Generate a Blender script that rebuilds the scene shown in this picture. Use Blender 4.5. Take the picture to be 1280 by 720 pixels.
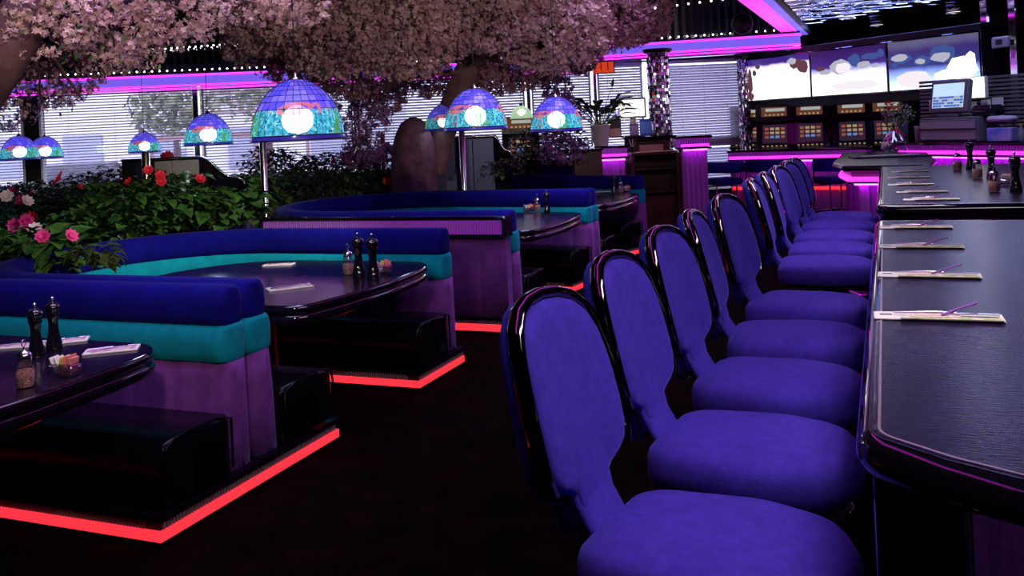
import bpy, bmesh, math, random
import numpy as np
from mathutils import Vector, Matrix

random.seed(7)
rng = np.random.default_rng(7)
for o in list(bpy.data.objects):
    bpy.data.objects.remove(o)
S = bpy.context.scene
C = S.collection
PI = math.pi

# ------------------------------------------------------------------ camera
F_PX, CAM_H = 1150.0, 1.6
ROLL = math.atan(0.047)
cr, sr = math.cos(ROLL), math.sin(ROLL)
cam_d = bpy.data.cameras.new('camera')
cam_d.sensor_width = 36.0
cam_d.lens = F_PX / 1280 * 36.0
cam_d.shift_y = -(360 - 159) / 1280.0
cam_d.clip_start = 0.05
cam_d.clip_end = 300
cam = bpy.data.objects.new('camera', cam_d)
C.objects.link(cam)
cam.matrix_world = Matrix(((cr, sr, 0, 0), (0, 0, -1, 0), (-sr, cr, 0, CAM_H), (0, 0, 0, 1))) 
S.camera = cam

# ------------------------------------------------------------------ colour management, world
S.view_settings.view_transform = 'Standard'
S.view_settings.look = 'None'
S.view_settings.gamma = 1.0
S.view_settings.exposure = 0.0
S.view_settings.use_curve_mapping = False
S.cycles.use_denoising = True
S.cycles.max_bounces = 8
S.cycles.sample_clamp_indirect = 3.0
S.cycles.caustics_reflective = False
S.cycles.caustics_refractive = False

W = bpy.data.worlds.new('sky')
S.world = W
W.use_nodes = True
W.node_tree.nodes['Background'].inputs[0].default_value = (0.72, 0.74, 1.0, 1)
W.node_tree.nodes['Background'].inputs[1].default_value = 3.9

# ------------------------------------------------------------------ plan axes: s runs along the counters, t across them
AXIS = math.atan(466 / 1150)
SA, CA = math.sin(AXIS), math.cos(AXIS)


def ST(s, t, z=0.0):
    return Vector((s * SA + t * CA, s * CA - t * SA, z))


def _ab(px, py):
    u, v = px - 640, py - 159
    return u * cr - v * sr, u * sr + v * cr


def at(px, py, Y):
    a, b = _ab(px, py)
    return Vector((a / F_PX * Y, Y, CAM_H - b / F_PX * Y))


def on(px, py, z):
    a, b = _ab(px, py)
    Y = F_PX * (CAM_H - z) / b
    return Vector((a / F_PX * Y, Y, z))


# ------------------------------------------------------------------ lights
def area(name, loc, size, col, power, target=None, shape='RECTANGLE', spread=PI):
    l = bpy.data.lights.new(name, 'AREA')
    l.shape = shape
    l.size = size[0]
    l.size_y = size[1]
    l.color = col
    l.energy = power
    l.spread = spread
    o = bpy.data.objects.new(name, l)
    C.objects.link(o)
    o.location = loc
    d = (Vector(target) - Vector(loc)) if target is not None else Vector((0, 0, -1))
    o.rotation_euler = d.to_track_quat('-Z', 'Y').to_euler()
    return o


def spot(name, loc, target, col, power, angle=70, blend=0.6, radius=0.08):
    l = bpy.data.lights.new(name, 'SPOT')
    l.color = col
    l.energy = power
    l.spot_size = math.radians(angle)
    l.spot_blend = blend
    l.shadow_soft_size = radius
    o = bpy.data.objects.new(name, l)
    C.objects.link(o)
    o.location = loc
    o.rotation_euler = (Vector(target) - Vector(loc)).to_track_quat('-Z', 'Y').to_euler()
    return o


WHITISH = (0.95, 0.84, 1.0)
# ceiling cove over the counters
area('cove_light_counter', ST(2.2, 0.45, 2.9), (2.6, 0.7), WHITISH, 34, ST(2.6, -0.5, 0.6), spread=2.2)
area('cove_light_counter_far', ST(6.6, -0.75, 2.9), (3.2, 0.6), WHITISH, 27, ST(6.8, -0.5, 0.6), spread=2.2)
area('cove_light_bar', ST(11.0, 1.1, 2.85), (2.0, 1.0), (0.45, 0.5, 1.0), 26, ST(11.0, 0.8, 0.0))
for s_, p_ in ((2.7, 40), (3.5, 38), (4.4, 38), (6.1, 48), (7.2, 48), (8.4, 48)):
    spot('spot_counter', ST(s_, .35, 2.9), ST(s_, .12, 1.05), (1.0, .90, .84), p_, 24, .7, .05)
spot('fill_counter_end', (0.9, -2.2, 1.9), ST(1.72, .16, .62), (0.8, 0.55, 1.0), 45, 18, .6, .08)  # added fill from behind the camera to brighten the counter end
# dim violet ceiling light above the booths
area('cove_light_booths', ST(3.2, -2.9, 3.3), (2.5, 1.2), (0.62, 0.50, 1.0), 25, ST(3.4, -3.4, 0.5), spread=1.9)
area('cove_light_booths_far', ST(8.0, -2.5, 3.3), (4.0, 0.8), (0.62, 0.50, 1.0), 26, ST(8.0, -3.0, 0.5), spread=1.4)
# warm ceiling spots on the blossom and the planter
spot('spot_blossom_near', (-0.9, 1.6, 2.2), (-2.5, 4.6, 2.5), (1.0, 0.80, 0.64), 135, 100)
spot('spot_blossom_far', (0.7, 4.2, 2.75), (-0.6, 9.3, 2.8), (1.0, 0.80, 0.78), 215, 70)
spot('spot_planter', (-0.2, 5.2, 2.5), (-2.9, 7.3, 1.0), (0.95, 1.0, 0.80), 290, 62)
spot('fill_steel_panel', (-3.0, 7.4, 2.3), (-3.3, 9.6, 1.1), (1.0, 0.9, 0.8), 22, 50)  # added spot without a fixture, brightens the steel booth end


# ------------------------------------------------------------------ mesh builder
class MB:
    def __init__(self):
        self.v, self.f, self.m, self.s = [], [], [], []

    def add(self, verts, faces, mat=0, smooth=True):
        b = len(self.v)
        self.v.extend([tuple(p) for p in verts])
        for fc in faces:
            self.f.append([i + b for i in fc])
            self.m.append(mat)
            self.s.append(smooth)

    def rings(self, rs, closed=True, cap0=False, cap1=False, mat=0, smooth=True, capmat=None):
        n = len(rs[0])
        verts = [p for r in rs for p in r]
        faces = []
        for i in range(len(rs) - 1):
            for j in range(n if closed else n - 1):
                k = (j + 1) % n
                faces.append((i * n + j, i * n + k, (i + 1) * n + k, (i + 1) * n + j))
        self.add(verts, faces, mat, smooth)
        cm = mat if capmat is None else capmat
        if cap0:
            self.add(rs[0], [list(range(n))[::-1]], cm, False)
        if cap1:
            self.add(rs[-1], [list(range(n))], cm, False)

    def box(self, c, size, rz=0.0, mat=0, ch=0.0, rot=None):
        hx, hy, hz = size[0] / 2, size[1] / 2, size[2] / 2
        M = rot if rot is not None else Matrix.Rotation(rz, 3, 'Z')
        c = Vector(c)
        ch = min(ch, hx * .9, hy * .9, hz * .9)
        if ch <= 0:
            P = [c + M @ Vector((x * hx, y * hy, z * hz)) for z in (-1, 1) for y in (-1, 1) for x in (-1, 1)]
            self.add(P, [(0, 2, 3, 1), (4, 5, 7, 6), (0, 1, 5, 4), (2, 6, 7, 3), (0, 4, 6, 2), (1, 3, 7, 5)], mat, False)
            return
        def ring(ix, z):
            a, b = hx - ix, hy - ix
            q = ch
            pts = [(-a + q, -b), (a - q, -b), (a, -b + q), (a, b - q), (a - q, b), (-a + q, b), (-a, b - q), (-a, -b + q)]
            return [c + M @ Vector((x, y, z)) for x, y in pts]
        self.rings([ring(ch, -hz), ring(0, -hz + ch), ring(0, hz - ch), ring(ch, hz)], True, True, True, mat, False)

    def tube(self, path, r, n=8, closed=False, mat=0, caps=True):
        path = [Vector(p) for p in path]
        N = len(path)
        rad = r if isinstance(r, (list, tuple)) else [r] * N
        T = []
        for i in range(N):
            if closed:
                d = path[(i + 1) % N] - path[i - 1]
            else:
                d = path[min(i + 1, N - 1)] - path[max(i - 1, 0)]
            T.append(d.normalized() if d.length > 1e-9 else Vector((0, 0, 1)))
        up = Vector((0, 0, 1)) if abs(T[0].z) < 0.9 else Vector((1, 0, 0))
        nrm = T[0].cross(up).normalized()
        rs = []
        for i in range(N):
            nrm = (nrm - T[i] * nrm.dot(T[i])).normalized()
            b = T[i].cross(nrm)
            rs.append([path[i] + (nrm * math.cos(2 * PI * k / n) + b * math.sin(2 * PI * k / n)) * rad[i] for k in range(n)])
        if closed:
            rs.append(rs[0])
        self.rings(rs, True, caps and not closed, caps and not closed, mat)

    def lathe(self, prof, n=20, o=(0, 0, 0), mat=0, cap0=True, cap1=True):
        o = Vector(o)
        rs = [[o + Vector((r * math.cos(2 * PI * k / n), r * math.sin(2 * PI * k / n), z)) for k in range(n)] for r, z in prof]
        self.rings(rs, True, cap0, cap1, mat)

    def prism(self, poly, prof, mat=0, smooth=True, cap0=True, cap1=True, capmat=None):
        rs = [[Vector((x, y, z)) for x, y in offset(poly, d)] for d, z in prof]
        self.rings(rs, True, cap0, cap1, mat, smooth, capmat)

    def cushion(self, poly, prof, mat=0, capmat=None):
        """like prism, but the outline is scaled towards its centre instead of offset"""
        cx = (min(p[0] for p in poly) + max(p[0] for p in poly)) / 2
        cy = (min(p[1] for p in poly) + max(p[1] for p in poly)) / 2
        hx = max(p[0] for p in poly) - cx
        hy = max(p[1] for p in poly) - cy
        rs = [[Vector((cx + (x - cx) * (1 + d / hx), cy + (y - cy) * (1 + d / hy), z)) for x, y in poly] for d, z in prof]
        self.rings(rs, True, True, True, mat, True, capmat)

    def sweep(self, path, prof, closed=False, mat=0, cap=True, smooth=True, endround=0.0, mod=None, midz=None):
        """prof: loop of (offset to the right of the path, z); endround rounds both ends off in plan"""
        path = [Vector((p[0], p[1])) for p in path]
        st = []
        N = len(path)
        L = 0.0
        for i in range(N):
            d = path[min(i + 1, N - 1)] - path[max(i - 1, 0)]
            d.normalize()
            if i:
                L += (path[i] - path[i - 1]).length
            st.append((path[i], d, 1.0, 1.0, L))
        if endround > 0:
            a, b = [], []
            for k in range(6):
                ph = PI / 2 * (1 - k / 6.0)
                sc = max(0.02, math.cos(ph) ** 0.55)
                a.append((st[0][0] - st[0][1] * endround * math.sin(ph), st[0][1], sc, 0, 0.0))
                b.append((st[-1][0] + st[-1][1] * endround * math.sin(ph), st[-1][1], sc, 0, L))
            st = a + st + b[::-1]
        oc = sum(p[0] for p in prof) / len(prof)
        rs = []
        for p, d, sc, _, l in st:
            nr = Vector((d.y, -d.x))
            ring = []
            for o_, z in prof:
                q = oc + (o_ - oc) * sc
                if mod:
                    q += mod(l, o_, z) * sc
                zz = z if midz is None else midz + (z - midz) * (0.8 + 0.2 * sc)
                w = p + nr * q
                ring.append(Vector((w.x, w.y, zz)))
            rs.append(ring)
        self.rings(rs, True, cap, cap, mat, smooth)

    def build(self, name, mats, parent=None, loc=None, rz=None, auto=True):
        me = bpy.data.meshes.new(name)
        me.from_pydata(self.v, [], self.f)
        if not isinstance(mats, (list, tuple)):
            mats = [mats]
        for m in mats:
            me.materials.append(m)
        me.polygons.foreach_set('material_index', self.m)
        me.polygons.foreach_set('use_smooth', self.s)
        if len(self.f) < 60000:
            bm = bmesh.new()
            bm.from_mesh(me)
            bmesh.ops.recalc_face_normals(bm, faces=bm.faces)
            bm.to_mesh(me)
            bm.free()
        me.update()
        o = bpy.data.objects.new(name, me)
        C.objects.link(o)
        if parent is not None:
            o.parent = parent
        if loc is not None:
            o.location = loc
        if rz is not None:
            o.rotation_euler = (0, 0, rz)
        return o


def offset(poly, d):
    n = len(poly)
    out = []
    for i in range(n):
        p0, p1, p2 = Vector(poly[i - 1][:2]), Vector(poly[i][:2]), Vector(poly[(i + 1) % n][:2])
        e1, e2 = (p1 - p0), (p2 - p1)
        if e1.length < 1e-9:
            e1 = e2
        if e2.length < 1e-9:
            e2 = e1
        e1 = e1.normalized()
        e2 = e2.normalized()
        nn = Vector((e1.y + e2.y, -e1.x - e2.x))
        if nn.length < 1e-6:
            nn = Vector((e1.y, -e1.x))
        nn.normalize()
        k = nn.dot(Vector((e1.y, -e1.x)))
        out.append(tuple(p1 + nn * d / max(k, 0.4)))
    return out


def fillet(pts, radii, n=8, closed=True):
    out = []
    N = len(pts)
    for i in range(N):
        p = Vector(pts[i])
        r = radii[i] if isinstance(radii, (list, tuple)) else radii
        if (not closed and i in (0, N - 1)) or r <= 0:
            out.append(tuple(p))
            continue
        a = (Vector(pts[i - 1]) - p)
        b = (Vector(pts[(i + 1) % N]) - p)
        la, lb = a.length, b.length
        a.normalize()
        b.normalize()
        ang = a.angle(b)
        tl = min(r / math.tan(ang / 2), la * .499, lb * .499)
        rr = tl * math.tan(ang / 2)
        c = p + (a + b).normalized() * (rr / math.sin(ang / 2))
        s0 = p + a * tl - c
        s1 = p + b * tl - c
        tot = s0.angle_signed(s1)
        for k in range(n + 1):
            th = -tot * k / n
            v = Vector((s0.x * math.cos(th) - s0.y * math.sin(th), s0.x * math.sin(th) + s0.y * math.cos(th)))
            out.append(tuple(c + v))
    return out


def resample(path, step):
    path = [Vector(p) for p in path]
    out = [path[0]]
    for a, b in zip(path, path[1:]):
        k = max(1, int((b - a).length / step + .5))
        for i in range(1, k + 1):
            out.append(a.lerp(b, i / k))
    return [tuple(p) for p in out]


def tag(o, label=None, cat=None, group=None, kind=None):
    if label:
        o['label'] = label
    if cat:
        o['category'] = cat
    if group:
        o['group'] = group
    if kind:
        o['kind'] = kind
    return o


def thing(name, label, cat, loc=(0, 0, 0), rz=0.0, group=None, kind=None):
    o = bpy.data.objects.new(name, None)
    o.empty_display_size = 0.1
    C.objects.link(o)
    o.location = loc
    o.rotation_euler = (0, 0, rz)
    return tag(o, label, cat, group, kind)


def dup(root, loc=None, rz=None, label=None, group=None, scale=None):
    r = root.copy()
    C.objects.link(r)
    if loc is not None:
        r.location = loc
    if rz is not None:
        r.rotation_euler = (0, 0, rz)
    if scale is not None:
        r.scale = (scale,) * 3
    if label:
        r['label'] = label
    if group:
        r['group'] = group
    for ch in root.children:
        c = ch.copy()
        C.objects.link(c)
        c.parent = r
        for g in ch.children:
            d = g.copy()
            C.objects.link(d)
            d.parent = c
    return r


def struct(o):
    o['kind'] = 'structure'
    return o


# ------------------------------------------------------------------ materials
def srgb(r, g, b):
    return tuple(((c / 255) / 12.92 if c / 255 <= .04045 else ((c / 255 + .055) / 1.055) ** 2.4) for c in (r, g, b)) + (1,)


def mat(name, col, rough=0.5, metal=0.0, em=None, es=0.0, sheen=0.0, spec=None, coat=0.0,
        noise=None, bump=None, trans=0.0, ior=1.45, col2=None):
    m = bpy.data.materials.new(name)
    m.use_nodes = True
    nt = m.node_tree
    b = nt.nodes['Principled BSDF']
    if len(col) == 3:
        col = tuple(col) + (1,)
    b.inputs['Base Color'].default_value = col
    b.inputs['Roughness'].default_value = rough
    b.inputs['Metallic'].default_value = metal
    if em is not None:
        b.inputs['Emission Color'].default_value = tuple(em[:3]) + (1,)
        b.inputs['Emission Strength'].default_value = es
    if sheen:
        b.inputs['Sheen Weight'].default_value = sheen
        b.inputs['Sheen Roughness'].default_value = 0.4
        b.inputs['Sheen Tint'].default_value = tuple(min(1, c * 2.0 + .1) for c in col[:3]) + (1,)
    if spec is not None:
        b.inputs['Specular IOR Level'].default_value = spec
    b.inputs['Coat Weight'].default_value = coat
    b.inputs['Transmission Weight'].default_value = trans
    b.inputs['IOR'].default_value = ior
    tc = nt.nodes.new('ShaderNodeTexCoord')
    if noise or col2:
        sc, amt = noise if noise else (8.0, 0.25)
        nz = nt.nodes.new('ShaderNodeTexNoise')
        nz.inputs['Scale'].default_value = sc
        nz.inputs['Detail'].default_value = 4
        nt.links.new(tc.outputs['Object'], nz.inputs['Vector'])
        rp = nt.nodes.new('ShaderNodeValToRGB')
        c2 = col2 if col2 else tuple(c * (1 + amt) for c in col[:3])
        c1 = col[:3] if col2 else tuple(c * (1 - amt) for c in col[:3])
        rp.color_ramp.elements[0].position = 0.35
        rp.color_ramp.elements[1].position = 0.65
        rp.color_ramp.elements[0].color = tuple(c1[:3]) + (1,)
        rp.color_ramp.elements[1].color = tuple(c2[:3]) + (1,)
        nt.links.new(nz.outputs['Fac'], rp.inputs['Fac'])
        nt.links.new(rp.outputs['Color'], b.inputs['Base Color'])
    if bump:
        sc, st = bump[:2]
        nb = nt.nodes.new('ShaderNodeTexNoise')
        nb.inputs['Scale'].default_value = sc
        nb.inputs['Detail'].default_value = 3
        if len(bump) > 2:
            mp = nt.nodes.new('ShaderNodeMapping')
            mp.inputs['Scale'].default_value = bump[2]
            nt.links.new(tc.outputs['Object'], mp.inputs['Vector'])
            nt.links.new(mp.outputs['Vector'], nb.inputs['Vector'])
        else:
            nt.links.new(tc.outputs['Object'], nb.inputs['Vector'])
        bp = nt.nodes.new('ShaderNodeBump')
        bp.inputs['Strength'].default_value = st
        bp.inputs['Distance'].default_value = 0.02
        nt.links.new(nb.outputs['Fac'], bp.inputs['Height'])
        nt.links.new(bp.outputs['Normal'], b.inputs['Normal'])
    return m


def emit(name, col, st):
    return mat(name, (0.02, 0.02, 0.02), 0.5, em=col, es=st)


def glassy(name, tint=(1, 1, 1), mix=0.12, rough=0.02):
    m = bpy.data.materials.new(name)
    m.use_nodes = True
    nt = m.node_tree
    nt.nodes.clear()
    out = nt.nodes.new('ShaderNodeOutputMaterial')
    t = nt.nodes.new('ShaderNodeBsdfTransparent')
    t.inputs[0].default_value = tuple(tint) + (1,)
    g = nt.nodes.new('ShaderNodeBsdfGlossy')
    g.inputs['Roughness'].default_value = rough
    g.inputs[0].default_value = (1, 1, 1, 1)
    x = nt.nodes.new('ShaderNodeMixShader')
    x.inputs[0].default_value = mix
    nt.links.new(t.outputs[0], x.inputs[1])
    nt.links.new(g.outputs[0], x.inputs[2])
    nt.links.new(x.outputs[0], out.inputs['Surface'])
    return m


def stained(name, col, emis, alpha, voro=None):
    """glowing coloured glass: part clear (the bulb shows through), part diffusing"""
    m = bpy.data.materials.new(name)
    m.use_nodes = True
    nt = m.node_tree
    nt.nodes.clear()
    out = nt.nodes.new('ShaderNodeOutputMaterial')
    t = nt.nodes.new('ShaderNodeBsdfTransparent')
    p = nt.nodes.new('ShaderNodeBsdfPrincipled')
    p.inputs['Roughness'].default_value = 0.15
    p.inputs['Emission Strength'].default_value = emis
    x = nt.nodes.new('ShaderNodeMixShader')
    x.inputs[0].default_value = 1 - alpha
    if voro:
        tc = nt.nodes.new('ShaderNodeTexCoord')
        vo = nt.nodes.new('ShaderNodeTexVoronoi')
        vo.inputs['Scale'].default_value = voro[0]
        nt.links.new(tc.outputs['Object'], vo.inputs['Vector'])
        sep = nt.nodes.new('ShaderNodeSeparateColor')
        nt.links.new(vo.outputs['Color'], sep.inputs[0])
        rp = nt.nodes.new('ShaderNodeValToRGB')
        cols = voro[1]
        while len(rp.color_ramp.elements) < len(cols):
            rp.color_ramp.elements.new(0.5)
        for i, c in enumerate(cols):
            rp.color_ramp.elements[i].position = i / (len(cols) - 1)
            rp.color_ramp.elements[i].color = tuple(c[:3]) + (1,)
        nt.links.new(sep.outputs[0], rp.inputs['Fac'])
        for k in ('Base Color', 'Emission Color'):
            nt.links.new(rp.outputs['Color'], p.inputs[k])
        t.inputs[0].default_value = (.55, .75, .80, 1)
    else:
        p.inputs['Base Color'].default_value = tuple(col[:3]) + (1,)
        p.inputs['Emission Color'].default_value = tuple(col[:3]) + (1,)
        t.inputs[0].default_value = tuple(min(1, c * .6 + .42) for c in col[:3]) + (1,)
    nt.links.new(t.outputs[0], x.inputs[1])
    nt.links.new(p.outputs[0], x.inputs[2])
    nt.links.new(x.outputs[0], out.inputs['Surface'])
    return m


M = {}
M['velvet'] = mat('purple_velvet', (0.070, 0.038, 0.44), 0.85, sheen=0.5, spec=0.1, noise=(30, .12), bump=(220, .15))
M['velvet_dark'] = mat('navy_velvet', (0.03, 0.035, 0.36), 0.85, sheen=0.3, spec=0.1, noise=(30, .1))
M['blue'] = mat('blue_plush', (0.0045, 0.004, 0.155), 0.9, sheen=0.25, spec=0.08, noise=(12, .15))
M['teal'] = mat('teal_plush', (0.004, 0.25, 0.33), 0.9, sheen=0.3, spec=0.08, noise=(12, .12))
M['plum'] = mat('plum_plush', (0.175, 0.05, 0.27), 0.9, sheen=0.5, spec=0.08, noise=(10, .15))
M['vinyl'] = mat('black_vinyl', (0.002, 0.0018, 0.004), 0.25, spec=0.22, bump=(90, .05))
M['gloss'] = mat('black_gloss', (0.006, 0.004, 0.009), 0.06, spec=0.8, coat=0.4)
M['frame'] = mat('black_chrome', (0.20, 0.17, 0.17), 0.09, metal=1.0)
M['chrome'] = mat('chrome', (0.75, 0.73, 0.80), 0.2, metal=1.0)
M['brass'] = mat('brass', (0.62, 0.50, 0.42), 0.2, metal=1.0)
M['rib'] = mat('ribbed_trim_strip', (0.34, 0.29, 0.34), 0.35, metal=.25)
M['red'] = emit('red_neon', (1.0, 0.028, 0.045), 1.35)
M['mag'] = emit('magenta_neon', (1.0, 0.03, 0.85), 2.2)
M['mag_soft'] = emit('magenta_glow_acrylic', (0.42, 0.02, 0.75), 0.38)
M['vio'] = emit('violet_neon_glow', (0.22, 0.13, 1.0), 0.85)
M['white_em'] = emit('white_bulb', (1, 0.95, 1.0), 7.0)
M['laminate'] = mat('dark_laminate', (0.012, 0.006, 0.020), 0.16, spec=0.45, noise=(6, .3), bump=(30, .04, (1, 6, 1)))
M['laminate_counter'] = mat('dark_counter_laminate', (0.015, 0.007, 0.030), 0.22, spec=0.2, noise=(6, .3), bump=(30, .08, (1, 6, 1)))
M['black'] = mat('matt_black', (0.006, 0.005, 0.008), 0.6)
M['carpet'] = mat('dark_carpet', (0.0012, 0.0006, 0.001), 0.95, spec=0.02, noise=(5, .3), col2=(0.0055, 0.001, 0.0013))
M['wall'] = mat('dark_violet_paint', (0.035, 0.022, 0.09), 0.6)
M['dark'] = mat('dark_ceiling_paint', (0.008, 0.005, 0.014), 0.5)
M['soil'] = mat('soil', (0.012, 0.008, 0.006), 0.95)
M['wood'] = mat('dark_cherry_wood', (0.06, 0.014, 0.012), 0.3, noise=(5, .4), bump=(20, .05, (1, 1, 8)))
M['white'] = mat('white_paper', (0.86, 0.83, 0.80), 0.6)
M['blind'] = mat('white_slats', (0.78, 0.76, 0.92), 0.45)
_nt = M['blind'].node_tree
_tr = _nt.nodes.new('ShaderNodeBsdfTranslucent'); _tr.inputs[0].default_value = (0.80, 0.76, 0.95, 1)
_mx = _nt.nodes.new('ShaderNodeMixShader'); _mx.inputs[0].default_value = 0.32
_nt.links.new(_nt.nodes['Principled BSDF'].outputs[0], _mx.inputs[1]); _nt.links.new(_tr.outputs[0], _mx.inputs[2])
_nt.links.new(_mx.outputs[0], _nt.nodes['Material Output'].inputs['Surface'])
M['steel'] = mat('brushed_steel', (0.50, 0.47, 0.48), 0.5, metal=1.0, bump=(60, .04, (1, 1, 20)))
M['mirror'] = mat('dark_mirror', (0.45, 0.43, 0.52), 0.06, metal=1.0)
M['glass'] = glassy('window_glass', (0.97, 0.97, 1.0), 0.06)
M['clear'] = glassy('clear_glass', (0.85, 0.82, 0.88), 0.22, 0.03)
M['cello'] = glassy('cellophane', (0.9, 0.9, 0.95), 0.3, 0.1)
M['bark'] = mat('brown_bark', (0.17, 0.085, 0.08), 0.85, noise=(6, .35), bump=(14, .5))
M['stone'] = mat('mauve_cast_bark', (0.13, 0.055, 0.085), 0.8, noise=(9, .3), bump=(24, .5))
M['petal_red'] = mat('red_petal', (0.75, 0.02, 0.05), 0.6, noise=(60, .2))
M['petal_pink'] = mat('pink_petal', (0.80, 0.05, 0.28), 0.6)
M['petal_white'] = mat('pale_petal', (0.75, 0.55, 0.65), 0.6)
M['petal_lav'] = mat('lavender_petal', (0.48, 0.24, 0.62), 0.6)
M['petal_mag'] = mat('magenta_petal', (0.45, 0.01, 0.16), 0.6)
M['petal_orange'] = mat('orange_petal', (0.85, 0.12, 0.03), 0.6)


def leafmat(name, c1, c2):
    return mat(name, c1, 0.4, spec=0.4, noise=(14, .3), col2=c2)


M['leaf'] = leafmat('green_leaf', (0.018, 0.06, 0.014), (0.07, 0.17, 0.03))
M['leaf_dark'] = leafmat('dark_leaf', (0.008, 0.026, 0.014), (0.025, 0.07, 0.028))
M['leaf_pale'] = leafmat('pale_leaf', (0.10, 0.16, 0.10), (0.28, 0.34, 0.24))
M['leaf_blue'] = leafmat('blue_green_leaf', (0.008, 0.03, 0.035), (0.03, 0.09, 0.09))
M['leaf_fern'] = leafmat('olive_leaf', (0.03, 0.06, 0.012), (0.11, 0.15, 0.03))


def blossom_mat(name, c1, c2):
    m = mat(name, c1, 0.7, spec=0.1, noise=(3.0, .3), col2=c2)
    return m


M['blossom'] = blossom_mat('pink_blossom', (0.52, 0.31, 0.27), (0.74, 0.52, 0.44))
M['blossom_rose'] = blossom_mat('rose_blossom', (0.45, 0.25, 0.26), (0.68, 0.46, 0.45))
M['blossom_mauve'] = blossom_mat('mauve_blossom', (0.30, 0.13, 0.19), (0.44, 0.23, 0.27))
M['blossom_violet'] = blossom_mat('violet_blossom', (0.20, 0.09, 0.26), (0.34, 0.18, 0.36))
M['steel_dark'] = mat('dark_blue_steel', (.07, .08, .14), .4, metal=1.0)
M['under'] = emit('violet_magenta_neon', (0.80, 0.04, 1.0), 15.0)
M['pleat'] = mat('pleated_lilac_cloth', (0.40, 0.13, 0.52), 0.8, sheen=.2, spec=.1)
M['navy'] = mat('navy_stool_cloth', (0.010, 0.014, 0.16), 0.8, sheen=.2, spec=.1)


# ================================================================== SETTING
def wl(x, z=0.0, dy=0.0):            # point on the window wall
    return Vector((x, 15.7 + 0.1 * x + dy, z))


WANG = math.atan(0.1)
b = MB(); b.box((-1.5, 8.0, -0.05), (26, 26, 0.1)); struct(b.build('floor', M['carpet']))
b = MB(); b.box((-1.5, 8.0, 3.75), (26, 26, 0.1)); struct(b.build('ceiling', M['dark']))
b = MB(); b.box((-11.5, 6.5, 1.85), (0.1, 19, 3.9)); struct(b.build('wall_left', M['wall']))
b = MB(); b.box((9.5, 6.5, 1.85), (0.1, 24, 3.9)); struct(b.build('wall_right', M['wall']))
b = MB(); b.box((-1.5, -3.0, 1.85), (26, 0.1, 3.9)); struct(b.build('wall_front', M['wall']))
# window wall: low wall, header, posts between the bays
XW0, XW1 = -11.5, 5.2
def wallbox(x0, x1, z0, z1, th, m, name, dy=0.0, ch=0.0, parent=None):
    c = wl((x0 + x1) / 2, (z0 + z1) / 2, dy)
    q = MB(); q.box(c, ((x1 - x0) / math.cos(WANG), th, z1 - z0), WANG, 0, ch)
    return q.build(name, m, parent)
struct(wallbox(XW0, 2.55, 0, 0.97, 0.12, M['blue'], 'wall_back'))
struct(wallbox(2.55, XW1, 0, 0.36, 0.12, M['wall'], 'wall_back'))
struct(wallbox(XW0, XW1, 2.62, 3.8, 0.12, M['dark'], 'wall_back'))
struct(wallbox(4.05, XW1, 0.36, 2.62, 0.12, M['wall'], 'wall_back'))
b = MB(); b.box((7.3, 17.6, 1.85), (4.6, 0.1, 3.9)); struct(b.build('wall_back', M['dark']))
b = MB(); b.box((5.2, 16.9, 1.85), (0.1, 1.5, 3.9)); struct(b.build('wall_back', M['dark']))
struct(wallbox(XW0, 2.55, 0.955, 0.99, 0.22, M['steel'], 'trim_1', -0.1))
struct(wallbox(2.62, 4.05, 1.17, 1.23, 0.2, M['steel'], 'trim_2', -0.06))
posts = []
for px, w, m in ((44, 0.24, 'black'), (249, 0.07, 'chrome'), (446, 0.06, 'chrome'), (662, 0.06, 'chrome'), (745, 0.05, 'chrome')):
    x = at(px, 160, 15.3).x
    x = at(px, 160, 15.7 + 0.1 * x).x
    posts.append(x)
    struct(wallbox(x - w / 2, x + w / 2, 0.97, 2.62, 0.14, M[m], 'trim_3', -0.08))
struct(wallbox(posts[0] - 0.16, posts[0] - 0.12, 0.97, 2.62, 0.16, M['white'], 'trim_4', -0.08))
struct(wallbox(posts[0] + 0.12, posts[0] + 0.15, 0.97, 2.62, 0.16, M['white'], 'trim_5', -0.08))
edges = [XW0] + posts + [2.35]
bays = [(a + 0.06, c - 0.06, 0.99, 2.62) for a, c in zip(edges, edges[1:])] + [(2.66, 4.03, 1.23, 2.62), (2.66, 4.03, 0.38, 1.17)]
for i, (x0, x1, z0, z1) in enumerate(bays):
    g = struct(wallbox(x0, x1, z0, z1, 0.012, M['glass'], 'window_%d' % (i + 1), 0.02))
    fr = MB()
    for (xa, xb, za, zb) in ((x0, x1, z0, z0 + .03), (x0, x1, z1 - .03, z1), (x0, x0 + .03, z0, z1), (x1 - .03, x1, z0, z1)):
        fr.box(wl((xa + xb) / 2, (za + zb) / 2, .02), (xb - xa, .05, zb - za), WANG)
    fr.build('window_frame', M['steel'], g)
BL = ['white slatted blind in the leftmost bay, left of the dark window post', 'wide slatted blind right of the dark post, street showing through',
      'slatted blind behind the two small dome lamps and the steel booth end', 'slatted blind beside the mauve tree stump, half behind the blossom',
      'narrow slatted blind behind the tall potted plant', 'slatted blind left of the mirrored column', 'closed pale slatted blind between the mirrored column and the slot machines',
      'lower grey slatted blind behind the bar stools under the window ledge']
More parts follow.
